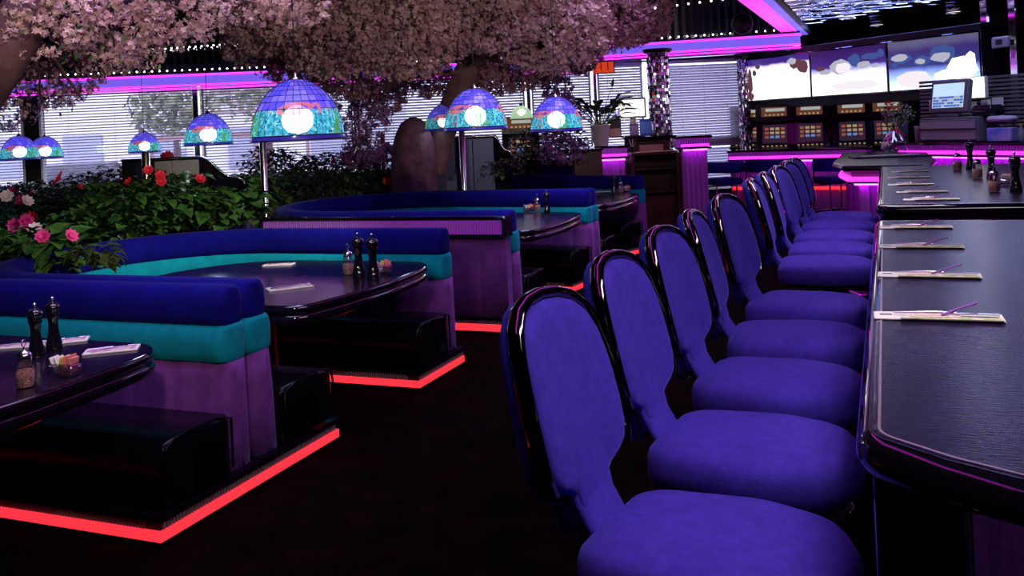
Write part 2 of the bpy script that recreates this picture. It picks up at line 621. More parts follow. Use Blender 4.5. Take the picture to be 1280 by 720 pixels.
for i, (x0, x1, z0, z1) in enumerate(bays):
    o = thing('window_blind', BL[i], 'blind', wl((x0 + x1) / 2, z0, -0.09), WANG, 'slatted blinds along the window wall')
    tilt = math.radians(20 if i < 3 else (46 if i < 6 else 58))
    hw = (x1 - x0) / 2 - .01
    sl = MB()
    z = 0.04
    while z < (z1 - z0) - 0.07:
        sec = [Matrix.Rotation(-tilt, 3, 'X') @ Vector((0, y_, .004 * (1 - (y_ / .025) ** 2))) + Vector((0, 0, z)) for y_ in (-.025, -.012, 0, .012, .025)]
        sl.rings([[p_ + Vector((-hw, 0, 0)) for p_ in sec], [p_ + Vector((hw, 0, 0)) for p_ in sec]], False)
        z += 0.046
    sl.build('slats', M['blind'], o)
    q = MB(); q.box((0, 0, z1 - z0 - .03), (hw * 2, .07, .055), ch=.008); q.build('headrail', M['blind'], o)
    q = MB()
    for u in (-.6, 0, .6):
        q.tube([(u * hw, -.035, .02), (u * hw, -.035, z1 - z0 - .04)], .003, 5)
    q.build('cord', M['white'], o)

# neon cornice in front of the window head
def cornice_run(name, p0, p1, z, label, cat='light'):
    d = Vector(p1) - Vector(p0)
    L = d.length
    a = math.atan2(d.y, d.x)
    o = thing(name, label, cat, ((p0[0] + p1[0]) / 2, (p0[1] + p1[1]) / 2, z), a)
    q = MB(); q.box((0, 0.05, 0.09), (L, .10, .20), ch=.01); q.build('neon_glow_fascia', M['vio'], o)  # emission stands in for neon light reflected off the plain fascia
    q = MB(); q.box((0, 0.10, 0.205), (L, .22, .03), ch=.008); q.build('top_ledge', M['black'], o)
    for zz in (0.165, .005, -0.045):
        q = MB(); q.tube([(-L / 2, -.03, zz), (L / 2, -.03, zz)], .014, 8); q.build('neon_tube', M['mag'], o)
    q = MB(); q.box((0, 0.10, -.075), (L, .20, .02), ch=.005); q.build('lower_ledge', M['mirror'], o)
    return o
cz = 2.60
P_A, P_B = wl(-11.3, 0, -.62), wl(1.2, 0, -.55)
P_C = Vector((4.62, 14.55, 0))
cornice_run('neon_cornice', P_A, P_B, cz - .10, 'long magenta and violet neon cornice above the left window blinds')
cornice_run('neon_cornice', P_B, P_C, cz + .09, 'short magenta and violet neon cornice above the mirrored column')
# soffit edge beam running back towards the viewer
o = thing('neon_beam', 'broad magenta neon beam edging the rippled mirror ceiling', 'light', ST(8.4, -1.27, 2.93), -AXIS)
Lb = 15.6
q = MB(); q.box((0, 0, 0.06), (.42, Lb, .12), ch=.01); q.build('beam_body', M['black'], o)
q = MB(); q.box((-.085, 0, -.006), (.19, Lb, .012)); q.build('magenta_panel', M['mag'], o)
q = MB(); q.box((.085, 0, -.006), (.11, Lb, .012)); q.build('violet_panel', M['vio'], o)
q = MB(); q.tube([(-.19, -Lb / 2, -.01), (-.19, Lb / 2, -.01)], .016, 8); q.build('neon_tube', M['mag'], o)
q = MB(); q.tube([(.02, -Lb / 2, -.015), (.02, Lb / 2, -.015)], .012, 8); q.build('neon_tube', M['mag'], o)
# rippled mirror ceiling
M['foil'] = mat('rippled_mirror', (0.50, 0.52, 0.86), 0.04, metal=1.0, bump=(1.0, 1.0, (2.0, 3.6, 1)))
M['foil'].node_tree.nodes['Bump'].inputs['Distance'].default_value = 0.09
M['foil'].node_tree.nodes['Noise Texture'].inputs['Detail'].default_value = 1.2
q = MB(); q.box((0, 0, 0.05), (6.2, 17.4, .1)); fo = q.build('ceiling', M['foil'], None, ST(9.3, 2.04, 2.96), -AXIS); struct(fo)
q = MB(); q.box((0, 0, 0.35), (.1, 15.6, .7)); struct(q.build('trim_6', M['dark'], None, ST(8.4, -1.03, 3.05), -AXIS))

# LED strings
def led_string(label, pts, n):
    o = thing('string_light', label, 'string lights', pts[0], 0, 'strings of small white bulbs under the ceiling')
    loc = [Vector(p) - Vector(pts[0]) for p in pts]
    q = MB(); q.tube(loc, .006, 5); q.build('wire', M['black'], o)
    bu = MB(); bu.lathe([(.002, -.014), (.012, -.008), (.014, 0), (.010, .009), (.002, .013)], 8)
    first = None
    seg = [(loc[i + 1] - loc[i]).length for i in range(len(loc) - 1)]
    tot = sum(seg)
    for k in range(n):
        d = tot * (k + .5) / n
        i = 0
        while d > seg[i] and i < len(seg) - 1:
            d -= seg[i]; i += 1
        p = loc[i].lerp(loc[i + 1], d / seg[i]) + Vector((0, -.01, .012))
        if first is None:
            first = bu.build('bulb', M['white_em'], o); first.location = p
        else:
            c = first.copy(); C.objects.link(c); c.parent = o; c.location = p
led_string('string of white bulbs along the top of the left neon cornice', [P_A + Vector((4, .4, cz + .135)), P_B + Vector((0, 0, cz + .135))], 74)
led_string('string of white bulbs on the cornice above the mirrored column', [P_B + Vector((.05, 0, cz + .325)), P_C + Vector((-.2, 0, cz + .325))], 24)
led_string('upper string of white bulbs at left, behind the blossom', [at(150, 66, 14.6), at(345, 52, 14.9)], 26)
led_string('upper string of white bulbs at right, under the dark ceiling', [at(812, 12, 12.8), at(940, -4, 12.2)], 9)
# dark mirrored strips on the riser above the cornice
o = thing('mirror_strip_panel', 'dark vertical mirror strips above the left neon cornice', 'wall panel', wl(-4.6, 2.86, -.30), WANG)
q = MB()
for k in range(90):
    q.box((-5.6 + k * .125, 0, .40), (.075, .03, .8), ch=.006)
q.build('strips', M['mirror'], o)
o = thing('mirror_strip_panel', 'dark vertical mirror strips above the right neon cornice', 'wall panel', ((P_B.x + P_C.x) / 2, (P_B.y + P_C.y) / 2 + .25, 2.9), math.atan2(P_C.y - P_B.y, P_C.x - P_B.x))
q = MB()
for k in range(28):
    q.box((-1.75 + k * .125, 0, .36), (.075, .03, .8), ch=.006)
q.build('strips', M['mirror'], o)
o = thing('ceiling_speaker', 'round dark speaker with a violet ring under the ceiling', 'speaker', at(927, 30, 13.2))
q = MB(); q.lathe([(.07, -.02), (.13, -.03), (.16, -.02), (.165, 0), (.13, .02), (.02, .03)], 28); r_ = q.build('speaker_body', M['dark'], o); r_.rotation_euler = (PI / 2, 0, 0)
q = MB(); q.tube([(0.15 * math.cos(a * PI / 14), -.03, .15 * math.sin(a * PI / 14)) for a in range(28)], .008, 6, True); q.build('speaker_ring', mat('violet_grey_ring', (.25, .2, .45), .3), o)

# ------------------------------------------------------------------ outside the windows
q = MB(); q.box((-5, 45, -.35), (120, 58, .3)); struct(q.build('ground', mat('pale_paving', (.5, .5, .58), .8)))
M['render'] = mat('pale_render', (.72, .70, .72), .7)
M['brickred'] = mat('dull_red_trim', (.42, .24, .24), .7)
o = thing('street_building', 'pale building seen through the left blinds', 'building', (-13, 37, -.2))
q = MB(); q.box((0, 0, 2.6), (17, 5, 5.2), ch=.05); q.build('wall', M['render'], o)
q = MB(); q.box((0, -.2, 5.3), (17.6, 5.6, .3), ch=.05); q.build('roof', M['brickred'], o)
for k in range(5):
    q = MB(); q.box((-6.2 + 3.1 * k, -2.53, 1.5), (1.5, .1, 1.5), ch=.03); w_ = q.build('window', mat('grey_pane', (.35, .36, .45), .2), o)
for k in range(4):
    q = MB(); q.box((3.2, -2.56, 2.9 + .34 * k), (3.4 - .3 * (k % 2), .06, .09)); q.build('sign_bar', M['brickred'], o)
o = thing('entrance_pergola', 'thin red frame pergola seen through the blinds', 'pergola', (-8.2, 26.5, -.2))
for x in (-2.2, -.7, .8, 2.3):
    q = MB(); q.box((x, 0, .95), (.09, .09, 1.9)); q.build('post', M['brickred'], o)
q = MB(); q.box((0, 0, 1.95), (5, .1, .14)); q.build('beam', M['brickred'], o)
o = thing('parked_car', 'dark parked car outside, low behind the blinds', 'car', (-11.2, 24, -.2), .1)
q = MB(); q.prism([(x, y) for x, y in fillet([(-2, -.85), (2, -.85), (2, .85), (-2, .85)], .35, 5)], [(-.1, .25), (0, .35), (0, .75), (-.08, .9)], 0); q.build('body', mat('grey_car_paint', (.25, .26, .33), .2), o)
q = MB(); q.prism([(x, y) for x, y in fillet([(-1.2, -.75), (1.0, -.75), (1.0, .75), (-1.2, .75)], .3, 5)], [(0, .88), (-.12, 1.2), (-.3, 1.38)], 0); q.build('cabin', mat('car_glass', (.1, .1, .14), .1), o)
for sx in (-1.2, 1.2):
    for sy in (-.82, .82):
        q = MB(); q.lathe([(.05, -.1), (.3, -.1), (.32, 0), (.3, .1), (.05, .1)], 18); w_ = q.build('wheel', M['black'], o); w_.location = (sx, sy, .32); w_.rotation_euler = (PI / 2, 0, 0)


def outside_tree(loc, label, h, seed):
    r = random.Random(seed)
    o = thing('street_tree', label, 'tree', loc, 0, None)
    q = MB(); q.tube([(0, 0, 0), (.05, 0, h * .4), (0, .05, h * .75)], [.16, .12, .05], 8); q.build('trunk', M['bark'], o)
    q = MB()
    for k in range(900):
        d = Vector((r.gauss(0, 1), r.gauss(0, 1), r.gauss(0, 1))).normalized() * r.uniform(.5, 1)
        p = Vector((d.x * h * .36, d.y * h * .36, h * .72 + d.z * h * .3))
        e1 = Vector((r.gauss(0, 1), r.gauss(0, 1), r.gauss(0, 1))).normalized() * .13
        e2 = e1.cross(d).normalized() * .1
        q.add([p - e1, p + e2, p + e1, p - e2], [(0, 1, 2, 3)])
    q.build('foliage', mat('olive_foliage', (.28, .30, .16), .7, noise=(3, .4)), o)  # pale olive tone varying at random
outside_tree((-7.2, 27, -.2), 'bushy street tree outside behind the middle dome lamps', 5.2, 3)
outside_tree((-10.8, 29.5, -.2), 'smaller street tree outside, left of the bushy one', 4.2, 5)


# ================================================================== BOOTHS
T_END = -2.81


def tl(s, t, s0, t0):
    return (t - t0, s - s0)


def booth(label, s0, s1, tb, ds=0.0, r=0.9):
    sc, tc = (s0 + s1) / 2, -3.9
    o = thing('curved_booth', label, 'booth', ST(sc, tc), -AXIS, 'curved plush booths along the aisle')
    raw = [tl(s0, T_END, sc, tc), tl(s0, tb, sc, tc), tl(s1 + ds, tb, sc, tc), tl(s1, T_END, sc, tc)]
    path = resample(fillet(raw, r, 14, False), 0.05)

    def chan(l, o_, z):
        u = (l / 0.235) % 1.0
        g = min(u, 1 - u) * 2
        return (1 if o_ > 0 else -1) * (-0.014 * math.exp(-(g / .10) ** 2) + .004 * g)
    fine = resample(fillet(raw, r, 22, False), 0.02)
    q = MB(); q.sweep(fine, [(-.09, .115), (.125, .115), (.120, .25), (.108, .42), (.092, .55), (.082, .61), (-.082, .61), (-.085, .5), (-.09, .3)], endround=.065, mod=chan)
    q.build('lower_backrest', M['plum'], o)
    q = MB(); q.sweep(path, [(-.075, .605), (.075, .605), (.100, .62), (.104, .655), (.106, .69), (.102, .73), (.09, .76), (.075, .775), (-.075, .775), (-.092, .75), (-.096, .69), (-.09, .63)], endround=.06, midz=.69)
    q.build('teal_band', M['teal'], o)
    q = MB(); q.sweep(path, [(-.07, .768), (.06, .768), (.082, .78), (.09, .81), (.09, .85), (.084, .89), (.068, .925), (.04, .942), (-.05, .942), (-.075, .925), (-.09, .89), (-.094, .84), (-.09, .79)], endround=.045, midz=.85)
    q.build('top_roll', M['blue'], o)
    # seat along the inside
    q = MB()
    sp = [Vector(x) for x in path]
    sp[0] = sp[0] + (sp[0] - sp[1]).normalized() * .065
    sp[-1] = sp[-1] + (sp[-1] - sp[-2]).normalized() * .065
    q.sweep(sp, [(.10, .15), (.505, .15), (.522, .17), (.528, .28), (.522, .36), (.505, .39), (.46, .408), (.32, .415), (.12, .40), (.10, .38)], endround=.035)
    st = q.build('seat', M['vinyl'], o)
    for k in (0, -1):
        q = MB()
        a = Vector(path[k])
        d = (Vector(path[0]) - Vector(path[1])) if k == 0 else (Vector(path[-1]) - Vector(path[-2]))
        d.normalize()
        nr = Vector((d.y, -d.x)) * (-1 if k == 0 else 1)
        pts = []
        for o_, z in [(.11, .17), (.11, .385), (.2, .408), (.36, .412), (.46, .405), (.503, .385), (.518, .34), (.522, .17)]:
            w = a + d * .094 + nr * o_
            pts.append((w.x, w.y, z))
        q.tube(pts, .006, 6)
        q.build('seat_piping', M['vinyl'], st)

    def slab(o0, o1, z0, z1, ext, m, name, par=o):
        p = [Vector(x) for x in path]
        p[0] = p[0] + (p[0] - p[1]).normalized() * ext
        p[-1] = p[-1] + (p[-1] - p[-2]).normalized() * ext
        k = MB(); k.sweep(p, [(o0, z0), (o1, z0), (o1, z1), (o0, z1)], smooth=False)
        return k.build(name, m, par)
    slab(-.0955, .545, 0, .026, .08, M['gloss'], 'toe_base')
    slab(-.0955, .555, .026, .066, .095, M['red'], 'kick_light')
    tr = slab(-.0955, .54, .066, .108, .08, M['black'], 'ribbed_trim')
    slab(-.0955, .562, .108, .132, .105, M['gloss'], 'nosing')
    q = MB()
    L = 0
    dense = resample(path, 0.018)
    for i in range(1, len(dense)):
        a, c = Vector(dense[i - 1]), Vector(dense[i])
        d = (c - a)
        if d.length < 1e-6:
            continue
        d.normalize()
        nr = Vector((d.y, -d.x))
        w = c + nr * .543
        q.box((w.x, w.y, .087), (.007, .014, .036), math.atan2(d.y, d.x))
    q.build('ribs', M['rib'], tr)
    for k in (0, -1):
        q = MB()
        a = Vector(path[k])
        d = (Vector(path[0]) - Vector(path[1])).normalized() if k == 0 else (Vector(path[-1]) - Vector(path[-2])).normalized()
        nr = Vector((d.y, -d.x)) * (-1 if k == 0 else 1)
        oo = -.085
        while oo < .54:
            w = a + d * .084 + nr * oo
            q.box((w.x, w.y, .087), (.014, .007, .036), math.atan2(d.y, d.x))
            oo += .018
        q.build('ribs', M['rib'], tr)
    return o


booth('plush booth in the left foreground with purple channelled back, nearest the viewer', 1.345, 3.37, -5.0)
booth('plush booth second from the viewer, facing the table with two black mills', 3.54, 5.55, -5.0)
booth('plush booth behind the magenta ribbed partition, third from the viewer', 6.78, 8.78, -5.5, .35, 1.1)
booth('plush booth farthest back, in front of the wooden host stand', 8.975, 10.95, -5.5, .9, 1.1)


def booth_table(label, sc, s_half=0.74, dt=0.0):
    tc = -3.5 + dt
    o = thing('booth_table', label, 'table', ST(sc, tc), -AXIS, 'black edged tables in the booths')
    front = -2.74 - tc + dt
    pts = [(front, -s_half), (front + .06, -s_half * .55), (front + .085, 0), (front + .06, s_half * .55), (front, s_half)]
    back = -4.38 - tc + dt
    arcs = [(-.25 + (back + .25) * math.sin(a) * 1.0, s_half * math.cos(a)) for a in [PI * k / 16 for k in range(17)]]
    poly = pts + arcs
    poly = fillet(poly, [.14, 0, 0, 0, .30] + [0] * len(arcs), 6)
    q = MB(); q.prism(poly, [(-.03, .735), (-.012, .749)], 0, False, False, True); q.build('tabletop', M['laminate'], o)
    q = MB()
    pr = [(-.04, .648)] + [(.016 * math.cos(a) - .010, .676 + .026 * math.sin(a)) for a in np.linspace(-PI / 2, PI / 2, 8)] + \
         [(-.012, .7035)] + [(.016 * math.cos(a) - .010, .728 + .0225 * math.sin(a)) for a in np.linspace(-PI / 2, PI / 2, 8)] + [(-.014, .7485)]
    q.prism(poly, pr, 0, True, True, False); q.build('table_edge', M['gloss'], o)
    q = MB(); q.lathe([(.05, .06), (.05, .64), (.12, .648)], 20); q.build('pedestal', M['wood'], o)
    q = MB(); q.lathe([(.27, 0), (.27, .02), (.2, .035), (.06, .06)], 28); q.build('table_base', M['black'], o)
    return o


booth_table('black edged booth table in the left foreground, nearest the viewer', 2.29, .76, -.11)
booth_table('black edged booth table with violet sheen, second from the viewer', 4.60, .74, -.02)
booth_table('black edged booth table in the booth behind the ribbed partition', 7.75)
booth_table('black edged small booth table farthest back, before the host stand', 9.98)

# partition with lit ribbed trim before the third booth
o = thing('booth_partition', 'plum padded partition with a lit magenta ribbed trim behind the second booth', 'partition', ST(6.60, -3.875), -AXIS)
Lp = 2.25
q = MB()
def panel_mod():
    rs = []
    n = 160
    for i in range(n + 1):
        x = -Lp / 2 + Lp * i / n
        g = (x / .30) % 1.0
        g = min(g, 1 - g) * 2
        y = -.045 + .010 * math.exp(-(g / .1) ** 2)
        rs.append([(x, y, .13), (x, y - .006, .4), (x, y, .76), (x, .045, .76), (x, .045, .13)])
    return rs
q.rings(panel_mod(), True, True, True); q.build('padded_panel', M['plum'], o)
for z, m in ((.765, 'gloss'), (.905, 'gloss')):
    q = MB(); q.box((0, -.02, z), (Lp + .04, .17, .03), ch=.01); q.build('ledge', M[m], o)
q = MB(); q.box((0, -.03, .835), (Lp, .11, .11)); rt = q.build('lit_trim', M['mag_soft'], o)
q = MB()
x = -Lp / 2
while x < Lp / 2:
    q.box((x, -.088, .835), (.005, .008, .108)); x += .022
q.build('ribs', M['rib'], rt)
for sx in (-1, 1):
    q = MB(); q.box((sx * (Lp / 2 + .005), -.03, .835), (.035, .15, .15), ch=.008); q.build('trim_end_cap', M['gloss'], o)
for z0, z1, m, nm, dy in ((0, .022, 'gloss', 'toe_base', 0), (.022, .075, 'red', 'kick_light', -.012), (.075, .11, 'black', 'ribbed_trim', 0), (.108, .132, 'gloss', 'nosing', -.02)):
    q = MB(); q.box((0, dy, (z0 + z1) / 2), (Lp, .1, z1 - z0)); e = q.build(nm, M[m], o)
    if nm == 'ribbed_trim':
        q = MB(); x = -Lp / 2
        while x < Lp / 2:
            q.box((x, -.054, .092), (.007, .012, .03)); x += .018
        q.build('ribs', M['rib'], e)

M['highlight'] = mat('pale_edge_highlight', (.62, .48, .56), .3, metal=.7)
# ================================================================== COUNTERS
def counter(label, s0, s1, bow0, width=1.5, name='dining_counter'):
    t0 = -.072
    sc, tc = (s0 + s1) / 2, t0 + width / 2
    o = thing(name, label, 'counter', ST(sc, tc), -AXIS)
    hw, hl = width / 2, (s1 - s0) / 2
    near = [(-hw + width * k / 12, -hl - bow0 * math.sin(PI * k / 12) ** .8) for k in range(13)]
    poly = near + [(hw, hl), (-hw, hl)]
    poly = fillet(poly, [.10] + [0] * 11 + [.10, .10, .06], 6)
    q = MB(); q.prism(poly, [(-.045, 1.042), (-.022, 1.0495)], 0, False, False, True); q.build('worktop', M['laminate_counter'], o)
    q = MB()
    pr = [(-.06, .975)] + [(.034 * math.cos(a) - .034, 1.013 + .0375 * math.sin(a)) for a in np.linspace(-PI / 2, PI / 2, 12)] + [(-.042, 1.0495)]
    q.prism(poly, pr, 0, True, True, False); q.build('counter_edge', M['gloss'], o)
    outer, inner = offset(poly, -.037), offset(poly, -.0425)
    q = MB(); q.rings([[Vector((x, y, 1.0485)) for x, y in outer], [Vector((x, y, 1.0503)) for x, y in outer], [Vector((x, y, 1.0503)) for x, y in inner], [Vector((x, y, 1.0485)) for x, y in inner]], True)
    q.build('edge_highlight', M['highlight'], o)  # pale metal strip put in for the highlight line along the inner rim
    # glossy end pier and ribbed plum body
    q = MB(); q.prism(fillet([(-.075, -.09), (.075, -.09), (.075, .09), (-.075, .09)], .02, 3), [(0, .14), (0, .975)], 0, False); e = q.build('end_pier', M['gloss'], o, (-hw + .10, -hl + .12, 0))
    body = [(-hw + .18, -hl + .06), (hw - .3, -hl + .06), (hw - .3, hl - .15), (-hw + .18, hl - .15)]
    rp = []
    for i in range(4):
        a, c = Vector(body[i]), Vector(body[(i + 1) % 4])
        n = int((c - a).length / .02)
        dd = (c - a).normalized()
        nr = Vector((dd.y, -dd.x))
        for k in range(n):
            w = a.lerp(c, k / n) + nr * (.007 if (k // 2) % 2 else 0)
            rp.append((w.x, w.y))
    q = MB(); q.prism(rp, [(0, .14), (0, .975)], 0, False); q.build('ribbed_body', M['plum'], o)
    k = [(-hw + .10, -hl + .04), (hw - .25, -hl + .04), (hw - .25, hl - .1), (-hw + .10, hl - .1)]
    q = MB(); q.prism(k, [(0, 0), (0, .14)], 0, False); q.build('plinth', M['gloss'], o)
    return o


counter('long dark counter with rounded glossy edge in the right foreground', 1.66, 4.95, .30)
counter('dark counter beyond the gap, carrying three mills and three shakers', 5.74, 9.62, .0, 1.5)
CTZ = 1.0496


# ================================================================== COUNTER CHAIRS
def make_chair():
    o = thing('counter_chair', 'x', 'chair', (0, 0, 0), 0, 'purple velvet chairs along the counters')
    # seat (x forward, towards the counter)
    poly = fillet([(-.25, -.195), (.06, -.25), (.235, -.20), (.30, -.06), (.30, .06), (.235, .20), (.06, .25), (-.25, .195)], [.09, .25, .14, .12, .12, .14, .25, .09], 6)
    pr = [(-.05, .585), (-.02, .588), (-.004, .60), (.004, .635), (.003, .668), (-.004, .688), (-.016, .702), (-.034, .711), (-.08, .719), (-.14, .7225), (-.20, .7235)]
    q = MB(); q.cushion(poly, pr, 0); q.build('seat', M['velvet'], o)
    q = MB(); q.prism(poly, [(-.06, .565), (-.04, .565), (-.04, .59), (-.06, .59)], 0, False); q.build('seat_pan', M['black'], o)
    # backrest, in its own plane: y sideways, h up
    half = [(.086, -.075), (.088, -.012), (.112, .004), (.158, .022), (.188, .045), (.203, .085), (.208, .15), (.206, .22), (.200, .285), (.187, .345), (.162, .396), (.120, .432), (.065, .450), (0, .456)]
    out = [(y, h) for y, h in half] + [(-y, h) for y, h in half[-2::-1]]
    base = Vector((-.275, 0, .765))
    lean = math.radians(13)
    Mx = Matrix.Rotation(-lean, 3, 'Y')

    def bp(y, h, x):
        curve = .035 * (1 - (y / .22) ** 2)       # dished in plan
        return base + Mx @ Vector((x - curve, y, h))

    def scaled(k, cy=.22):
        return [(y * k, cy + (h - cy) * k) for y, h in out]
    body = out
    # padded front: concentric rings
    q = MB()
    rs = []
    for k, x in ((.93, .006), (.925, .022), (.90, .032), (.84, .039), (.7, .044), (.4, .047), (.1, .048)):
        rs.append([bp(y, h, x) for y, h in scaled(k)])
    q.rings(rs, True, False, True); q.build('backrest', M['velvet'], o)
    q = MB()
    rs = []
    for k, x in ((1.0, .004), (1.005, -.018), (.985, -.034), (.93, -.042), (.7, -.048), (.3, -.05), (.1, -.05)):
        rs.append([bp(y, h, x) for y, h in scaled(k)])
    q.rings(rs, True, False, True); q.build('back_shell', M['velvet_dark'], o)
    # glossy dark band around the pad
    arch = out[4:-4]
    q = MB()
    rs = []
    fine = []
    for i in range(len(arch) - 1):
        for k in range(4):
            fine.append((arch[i][0] + (arch[i + 1][0] - arch[i][0]) * k / 4, arch[i][1] + (arch[i + 1][1] - arch[i][1]) * k / 4))
    fine.append(arch[-1])
    for i, (y, h) in enumerate(fine):
        a = Vector(fine[max(i - 1, 0)]); c = Vector(fine[min(i + 1, len(fine) - 1)])
        d = (c - a).normalized()
        nn = Vector((d.y, -d.x))
        ring = []
        for k in range(10):
            th = 2 * PI * k / 10
            off = nn * (.015 * math.cos(th))
            ring.append(bp(y * .985 + off.x, h + off.y - .002, .008 + .024 * math.sin(th)))
        rs.append(ring)
    q.rings(rs, True, True, True); q.build('back_frame', M['frame'], o)
    # upholstered neck joining back and seat
    q = MB()
    rs = []
    for z, x, hw, th in ((.62, -.21, .084, .035), (.69, -.245, .084, .03), (.75, -.28, .086, .026), (.81, -.30, .086, .026)):
        rs.append([Vector((x + th * math.cos(a) * .8, hw * (1 if math.sin(a) > 0 else -1) * abs(math.sin(a)) ** .5, z)) for a in [2 * PI * k / 16 for k in range(16)]])
    q.rings(rs, True, True, True); q.build('neck', M['velvet'], o)
    q = MB(); q.lathe([(.036, .03), (.036, .50), (.05, .52), (.13, .56), (.13, .575)], 18); q.build('post', M['frame'], o)
    q = MB(); q.lathe([(.22, 0), (.22, .012), (.18, .025), (.06, .04), (.04, .06)], 28); q.build('floor_plate', M['frame'], o)
    return o


chair0 = make_chair()
ORD = ['nearest the viewer', 'second from the viewer', 'third from the viewer', 'fourth from the viewer', 'fifth, at the far end of the near counter']
rows = [(1.98, -.385, 9), (2.62, -.39, 7), (3.27, -.39, 8), (3.93, -.39, -2), (4.62, -.39, 12)]
rows2 = [(5.85, -.39, -3), (6.50, -.39, -2), (7.15, -.39, 12), (7.85, -.39, 14), (8.5, -.39, 12)]
for i, (s, t, dv) in enumerate(rows):
    lab = 'purple velvet counter chair with dark rim, ' + ORD[i]
    if i == 0:
        c = chair0
        c.location = ST(s, t); c.rotation_euler = (0, 0, -AXIS - math.radians(dv)); c['label'] = lab
    else:
        dup(chair0, ST(s, t), -AXIS - math.radians(dv), lab)
ORD2 = ['first beyond the gap between the counters', 'second beyond the gap', 'third beyond the gap', 'fourth beyond the gap', 'farthest of all, near the lit counter']
for i, (s, t, dv) in enumerate(rows2):
    dup(chair0, ST(s, t), -AXIS - math.radians(dv), 'purple velvet counter chair with dark rim, ' + ORD2[i])

# ================================================================== TABLE THINGS
M['label_green'] = mat('green_print', (.42, .52, .16), .6, col2=(.80, .74, .62), noise=(35, .3))
M['label_pink'] = mat('pink_print', (.72, .40, .38), .6, col2=(.86, .80, .72), noise=(45, .3))
M['cutlery'] = mat('cutlery_steel', (.55, .45, .60), .15, metal=1.0)
M['straw'] = mat('purple_straw', (.26, .09, .40), .3)


def make_setting():
    """folded paper napkin with printed band, knife and a straw, as on the counters"""
    o = thing('napkin_setting', 'x', 'place setting', (0, 0, 0), 0, 'folded napkins with cutlery on the counters')
    q = MB(); q.box((0.155, 0.012, .003), (.31, .085, .006), ch=.002); q.build('napkin', M['white'], o)
    q = MB(); q.box((0.185, -.024, .0072), (.24, .026, .0025)); q.build('printed_edge', M['label_green'], o)
    q = MB(); q.box((0.15, -.005, .0085), (.12, .03, .003), .06); q.build('pink_print', M['label_pink'], o)
    q = MB(); q.box((0.03, .014, .0065), (.03, .010, .0012), .1); q.build('dark_print', M['black'], o)
    q = MB(); q.tube([(.05, .01, .014), (.15, .012, .016), (.20, .016, .014)], [.003, .004, .003], 6)
    q.box((.24, .012, .013), (.12, .015, .003)); q.build('knife', M['cutlery'], o)
    q = MB(); q.tube([(.165, -.006, .012), (.20, .02, .022), (.255, .075, .030)], [.0035, .0035, .0035], 7); q.build('straw', M['straw'], o)
    return o


set0 = make_setting()
first = True
SL1 = ['farthest setting', 'third setting from the viewer', 'second setting from the viewer', 'nearest setting']
k_ = 0
for (s, t), nm in zip([(4.60, -.045), (3.96, -.045), (3.28, -.045), (2.62, -.05)], SL1):
    lab = 'green edged napkin with purple straw on the near counter, ' + nm
    if first:
        set0.location = ST(s, t, CTZ); set0.rotation_euler = (0, 0, -AXIS + .0); set0['label'] = lab; first = False
    else:
        dup(set0, ST(s, t, CTZ), -AXIS + random.uniform(-.04, .05), lab)
for (s, t), nm in zip([(6.0, .08), (6.55, .05), (7.2, .0), (7.95, .0), (8.7, .03)], ['nearest of five', 'second of five', 'third of five', 'fourth of five', 'farthest of five']):
    dup(set0, ST(s, t, CTZ), -AXIS + random.uniform(-.04, .05), 'folded napkin setting on the far counter, ' + nm)


def make_mill(finial):
    o = thing('pepper_mill', 'x', 'pepper mill', (0, 0, 0), 0, 'black turned pepper mills')
    q = MB(); q.lathe([(.030, 0), (.032, .004), (.032, .030), (.029, .034), (.030, .040), (.027, .048), (.0215, .075), (.019, .105), (.021, .130), (.0265, .146), (.026, .150)], 24); q.build('mill_body', M['gloss'], o)
    q = MB(); q.lathe([(.025, .151), (.028, .153), (.028, .159), (.0265, .162), (.031, .170), (.032, .180), (.027, .191), (.016, .198), (.004, .2005)], 24); q.build('mill_head', M['gloss'], o)
    q = MB(); q.lathe([(.004, .199), (.0055, .204), (.0045, .210), (.008, .216), (.007, .222), (.001, .225)], 14); q.build('finial', M['chrome'], o)
    return o


def make_shaker():
    o = thing('glass_shaker', 'x', 'shaker', (0, 0, 0), 0, 'glass shakers with metal lids')
    q = MB(); q.lathe([(.026, .001), (.0295, .004), (.034, .035), (.033, .055), (.027, .082), (.0225, .098)], 18); q.build('glass_jar', M['clear'], o)
    q = MB(); q.lathe([(.0255, .004), (.029, .02), (.0305, .035), (.029, .052), (.024, .060)], 16); q.build('contents', mat('chilli_flakes', (.60, .32, .24), .8, noise=(250, .8)), o)
    q = MB(); q.lathe([(.0235, .096), (.0245, .099), (.0245, .110), (.022, .117), (.010, .124), (.004, .128)], 18); q.build('lid', M['chrome'], o)
    q = MB(); q.tube([(.0, 0, .125), (0, 0, .14)], .0025, 6); q.tube([(0.008 * math.cos(a), 0, .150 + .012 * math.sin(a)) for a in np.linspace(0, 2 * PI, 14)[:-1]], .0018, 6, True); q.build('spoon_handle', M['chrome'], o)
    return o


